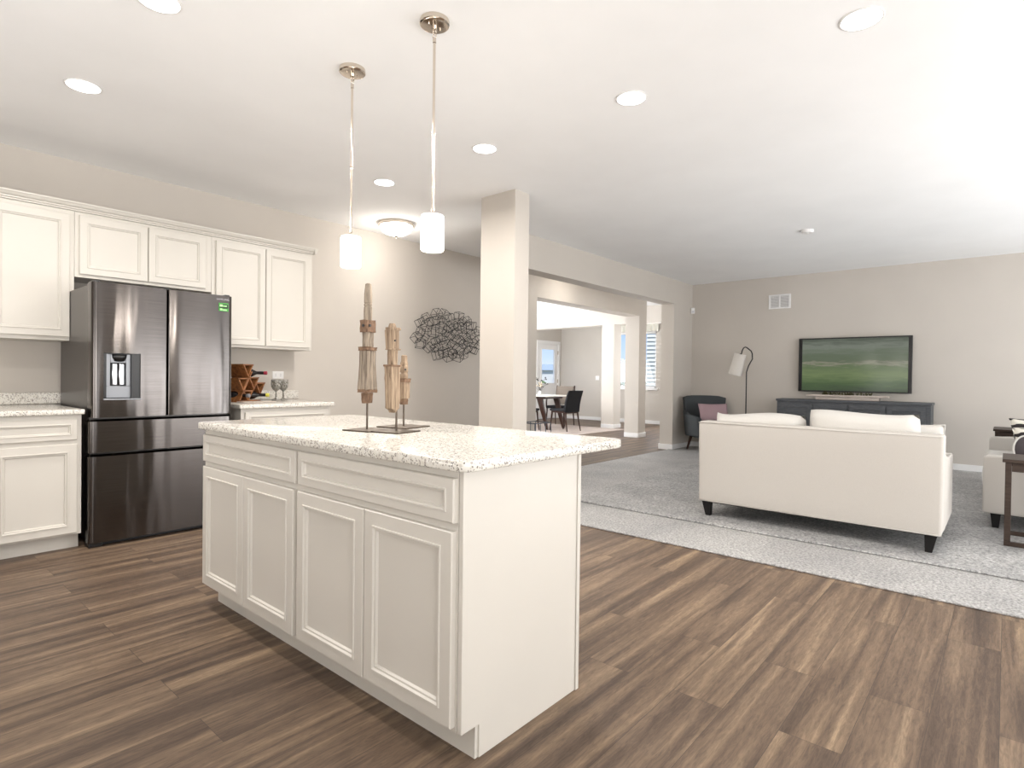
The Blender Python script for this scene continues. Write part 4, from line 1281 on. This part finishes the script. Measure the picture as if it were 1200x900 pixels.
tv = thing('television', 'flat screen television showing a green golf course, on the wall', 'television', (9.36, 1.67, 0.985))
TW, TH = 1.405, 0.785
bm = NB()
for a, b_, c_, d_ in ((-TW / 2, TW / 2, 0, 0.018), (-TW / 2, TW / 2, TH - 0.016, TH), (-TW / 2, -TW / 2 + 0.022, 0.018, TH - 0.016), (TW / 2 - 0.022, TW / 2, 0.018, TH - 0.016)):
    box(bm, -0.022, 0.02, a, b_, c_, d_)
for s_ in (-1, 1): box(bm, -0.012, 0.02, s_ * (TW / 2 - 0.022), s_ * (TW / 2 - 0.045), 0.018, TH - 0.016)
obj('bezel', bm, M['gloss_black'], tv, bevel=0.002)
bm = NB(); box(bm, -0.006, 0.02, -TW / 2 + 0.046, TW / 2 - 0.046, 0.018, TH - 0.016); obj('screen', bm, M['tv'], tv)
bm = NB(); box(bm, 0.02, 0.045, -TW / 2 + 0.1, TW / 2 - 0.1, 0.08, TH - 0.08); box(bm, 0.045, 0.069, -0.25, 0.25, 0.2, 0.6); obj('wall_mount', bm, M['black_plastic'], tv)
sc = None

tr = thing('wooden_trough', 'long whitewashed wooden trough with brown moss on the media console', 'tray', (9.20, 1.70, 0.876))
bm = NB(); box(bm, -0.07, 0.07, -0.39, 0.39, 0.0, 0.045); obj('body', bm, M['pale_wood'], tr, bevel=0.006)
bm = NB(); box(bm, -0.085, 0.085, -0.50, 0.50, 0.045, 0.072); obj('rim', bm, M['pale_wood'], tr, bevel=0.006)
bm = NB(); r_ = random.Random(3)
for i in range(140):
    x, y = r_.uniform(-0.06, 0.06), r_.uniform(-0.30, 0.34)
    h_ = r_.uniform(0.02, 0.055)
    tube(bm, [(x, y, 0.071), (x + r_.uniform(-.015, .015), y + r_.uniform(-.02, .02), 0.071 + h_)], 0.006, 4, 0.002)
obj('moss', bm, M['moss'], tr, kind='stuff')

# ------------------------------------------------------------------ chrome wire stand behind the column
ws = thing('wire_stand', 'low steel wire stand between the column and the hall opening', 'stand', (5.44, 4.30, 0.0))
bm = NB()
hw, hd_, hh = 0.16, 0.12, 0.60
pr = rrect(-hw, hw, -hd_, hd_, 0.04, 5); tube(bm, [(x, y, hh) for x, y in pr] + [(pr[0][0], pr[0][1], hh)], 0.006, 8)
obj('rim', bm, M['wire_steel'], ws, smooth=True); bm = NB()
pr = rrect(-hw * 1.1, hw * 1.1, -hd_ * 1.1, hd_ * 1.1, 0.04, 5); tube(bm, [(x, y, 0.012) for x, y in pr] + [(pr[0][0], pr[0][1], 0.012)], 0.006, 8)
obj('base_ring', bm, M['wire_steel'], ws, smooth=True)
for x, y in [(-hw, -hd_), (-hw / 3, -hd_), (hw / 3, -hd_), (hw, -hd_), (hw, hd_), (hw / 3, hd_), (-hw / 3, hd_), (-hw, hd_)]:
    bm = NB(); tube(bm, [(x * 0.95, y * 0.95, hh), (x * 1.04, y * 1.04, 0.3), (x * 1.06, y * 1.06, 0.012)], 0.005, 6); obj('leg', bm, M['wire_steel'], ws, smooth=True)

# ------------------------------------------------------------------ dining set
dt = thing('dining_table', 'dining table with pale top and slanted dark walnut legs', 'table', (10.27, 8.35, 0.0125))
bm = NB(); prism(bm, rrect(-0.43, 0.43, -0.92, 0.92, 0.06), 'z', 0.715, 0.742); obj('tabletop', bm, M['light_wood'], dt, bevel=0.004)
bm = NB(); box(bm, -0.33, 0.33, -0.75, 0.75, 0.665, 0.714); obj('apron', bm, M['walnut'], dt, bevel=0.004)
for sx_ in (-1, 1):
    for sy_ in (-1, 1):
        bm = NB(); frustum(bm, (sx_ * 0.30, sy_ * 0.80), 0.020, 0.028, 0.030, 0.075, 0, 0.70, dx=0, dy=-sy_ * 0.22); obj('leg', bm, M['walnut'], dt, bevel=0.006)


def dining_chair(loc, rz, label):
    t = thing('dining_chair', label, 'chair', loc, rz, 'chairs at the dining table')
    bm = NB()
    # curved continuous seat+back shell (profile in y,z)
    prof = [(-0.24, 0.425), (-0.25, 0.445), (-0.22, 0.468), (0.0, 0.462), (0.16, 0.468), (0.20, 0.50), (0.225, 0.60), (0.25, 0.72), (0.30, 0.855), (0.325, 0.86), (0.335, 0.85), (0.285, 0.70), (0.26, 0.58), (0.24, 0.45), (0.22, 0.42), (0.0, 0.42)]
    return t, prof


def parsons(loc, rz, label):
    t, prof = dining_chair(loc, rz, label)
    seat = [(-0.25, 0.43), (-0.25, 0.458), (-0.22, 0.47), (0.20, 0.465), (0.215, 0.42), (-0.22, 0.42)]
    bm = NB(); prism(bm, seat, 'x', -0.22, 0.22); obj('seat', bm, M['black_seat'], t, bevel=0.008)
    back = [(0.17, 0.455), (0.195, 0.60), (0.235, 0.74), (0.30, 0.865), (0.335, 0.865), (0.285, 0.73), (0.245, 0.58), (0.222, 0.40), (0.19, 0.40)]
    bm = NB(); prism(bm, back, 'x', -0.215, 0.215); obj('backrest', bm, M['black_seat'], t, bevel=0.010)
    bm = NB(); box(bm, -0.20, 0.20, -0.22, -0.19, 0.385, 0.419); box(bm, -0.20, 0.20, 0.18, 0.21, 0.375, 0.399)
    box(bm, -0.20, -0.17, -0.19, 0.18, 0.385, 0.419); box(bm, 0.17, 0.20, -0.19, 0.18, 0.385, 0.419); obj('seat_frame', bm, M['walnut'], t, bevel=0.004)
    for sx_ in (-1, 1):
        for y, dy in ((-0.25, 0.04), (0.27, -0.07)):
            bm = NB(); tube(bm, [(sx_ * 0.205, y, 0.0), (sx_ * 0.19, y + dy * 0.6, 0.2), (sx_ * 0.18, y + dy, 0.39)], 0.011, 8, 0.021); obj('leg', bm, M['walnut'], t, smooth=True)
    return t


def arm_dining(loc, rz, label):
    t, prof = dining_chair(loc, rz, label)
    bm = NB(); rbox(bm, -0.25, 0.25, -0.24, 0.22, 0.41, 0.475, bulge=0.008); obj('seat', bm, M['black_seat'], t, smooth=True, bevel=0.015)
    bm = NB(); prism(bm, [(0.17, 0.50), (0.20, 0.50), (0.30, 0.93), (0.27, 0.93)], 'x', -0.22, 0.22); obj('backrest', bm, M['tan'], t, bevel=0.008)
    for sx_ in (-1, 1):
        bm = NB(); tube(bm, [(sx_ * 0.235, 0.215, 0.40), (sx_ * 0.235, 0.25, 0.65), (sx_ * 0.235, 0.30, 0.945)], 0.016, 8); obj('back_post', bm, M['walnut'], t, smooth=True)
        bm = NB(); tube(bm, [(sx_ * 0.24, 0.25, 0.665), (sx_ * 0.27, 0.05, 0.68), (sx_ * 0.275, -0.14, 0.66), (sx_ * 0.26, -0.20, 0.56), (sx_ * 0.25, -0.21, 0.44)], 0.018, 8); obj('armrest', bm, M['walnut'], t, smooth=True)
        for y, dy in ((-0.23, 0.03), (0.26, -0.05)):
            bm = NB(); tube(bm, [(sx_ * 0.25, y, 0.0), (sx_ * 0.235, y + dy, 0.43)], 0.012, 8, 0.02); obj('leg', bm, M['walnut'], t, smooth=True)
    return t


parsons((10.13, 7.20, 0.0125), 2.98, 'black dining chair with curved high back at the near end of the table')
arm_dining((11.12, 8.05, 0.0125), -PI / 2 + 0.15, 'walnut armchair with taupe back and black seat on the far side of the dining table')
parsons((9.55, 7.85, 0.0125), PI / 2, 'black dining chair on the kitchen side of the dining table, mostly hidden by the wall')

vs_ = thing('flower_vase', 'small vase of cream blossoms and dark leaves on the dining table', 'vase', (10.30, 8.02, 0.754))
bm = NB(); lathe(bm, [(0.025, 0), (0.034, 0.02), (0.036, 0.05), (0.022, 0.08), (0.020, 0.095), (0.017, 0.095), (0.019, 0.08), (0.030, 0.05)], n_=24); obj('vase_body', bm, M['plastic'], vs_, smooth=True)
bm = NB(); bl = NB(); lf = NB(); r_ = random.Random(11)
for i in range(11):
    a = r_.uniform(0, 2 * PI); R_ = r_.uniform(0.04, 0.17); h_ = r_.uniform(0.18, 0.40)
    tip = Vector((R_ * math.cos(a), R_ * math.sin(a), h_))
    tube(bm, [(0, 0, 0.06), tip * 0.6 + Vector((0, 0, 0.05)), tip], 0.003, 5)
    tgt = lf if (h_ > 0.29 or i % 3 == 0) else bl
    for k in range(3):
        mtx = Matrix.Translation(tip + Vector((r_.uniform(-.03, .03), r_.uniform(-.03, .03), r_.uniform(-.03, .03)))) @ Matrix.Rotation(r_.uniform(0, 3), 4, 'X')
        bmesh.ops.create_icosphere(tgt, subdivisions=1, radius=r_.uniform(0.014, 0.024), matrix=mtx @ Matrix.Scale(0.6, 4, (0, 0, 1)))
obj('stem', bm, M['dark_leaf'], vs_); obj('blossom', bl, M['blossom'], vs_, smooth=True, kind='stuff'); obj('leaf', lf, M['dark_leaf'], vs_, smooth=True, kind='stuff')
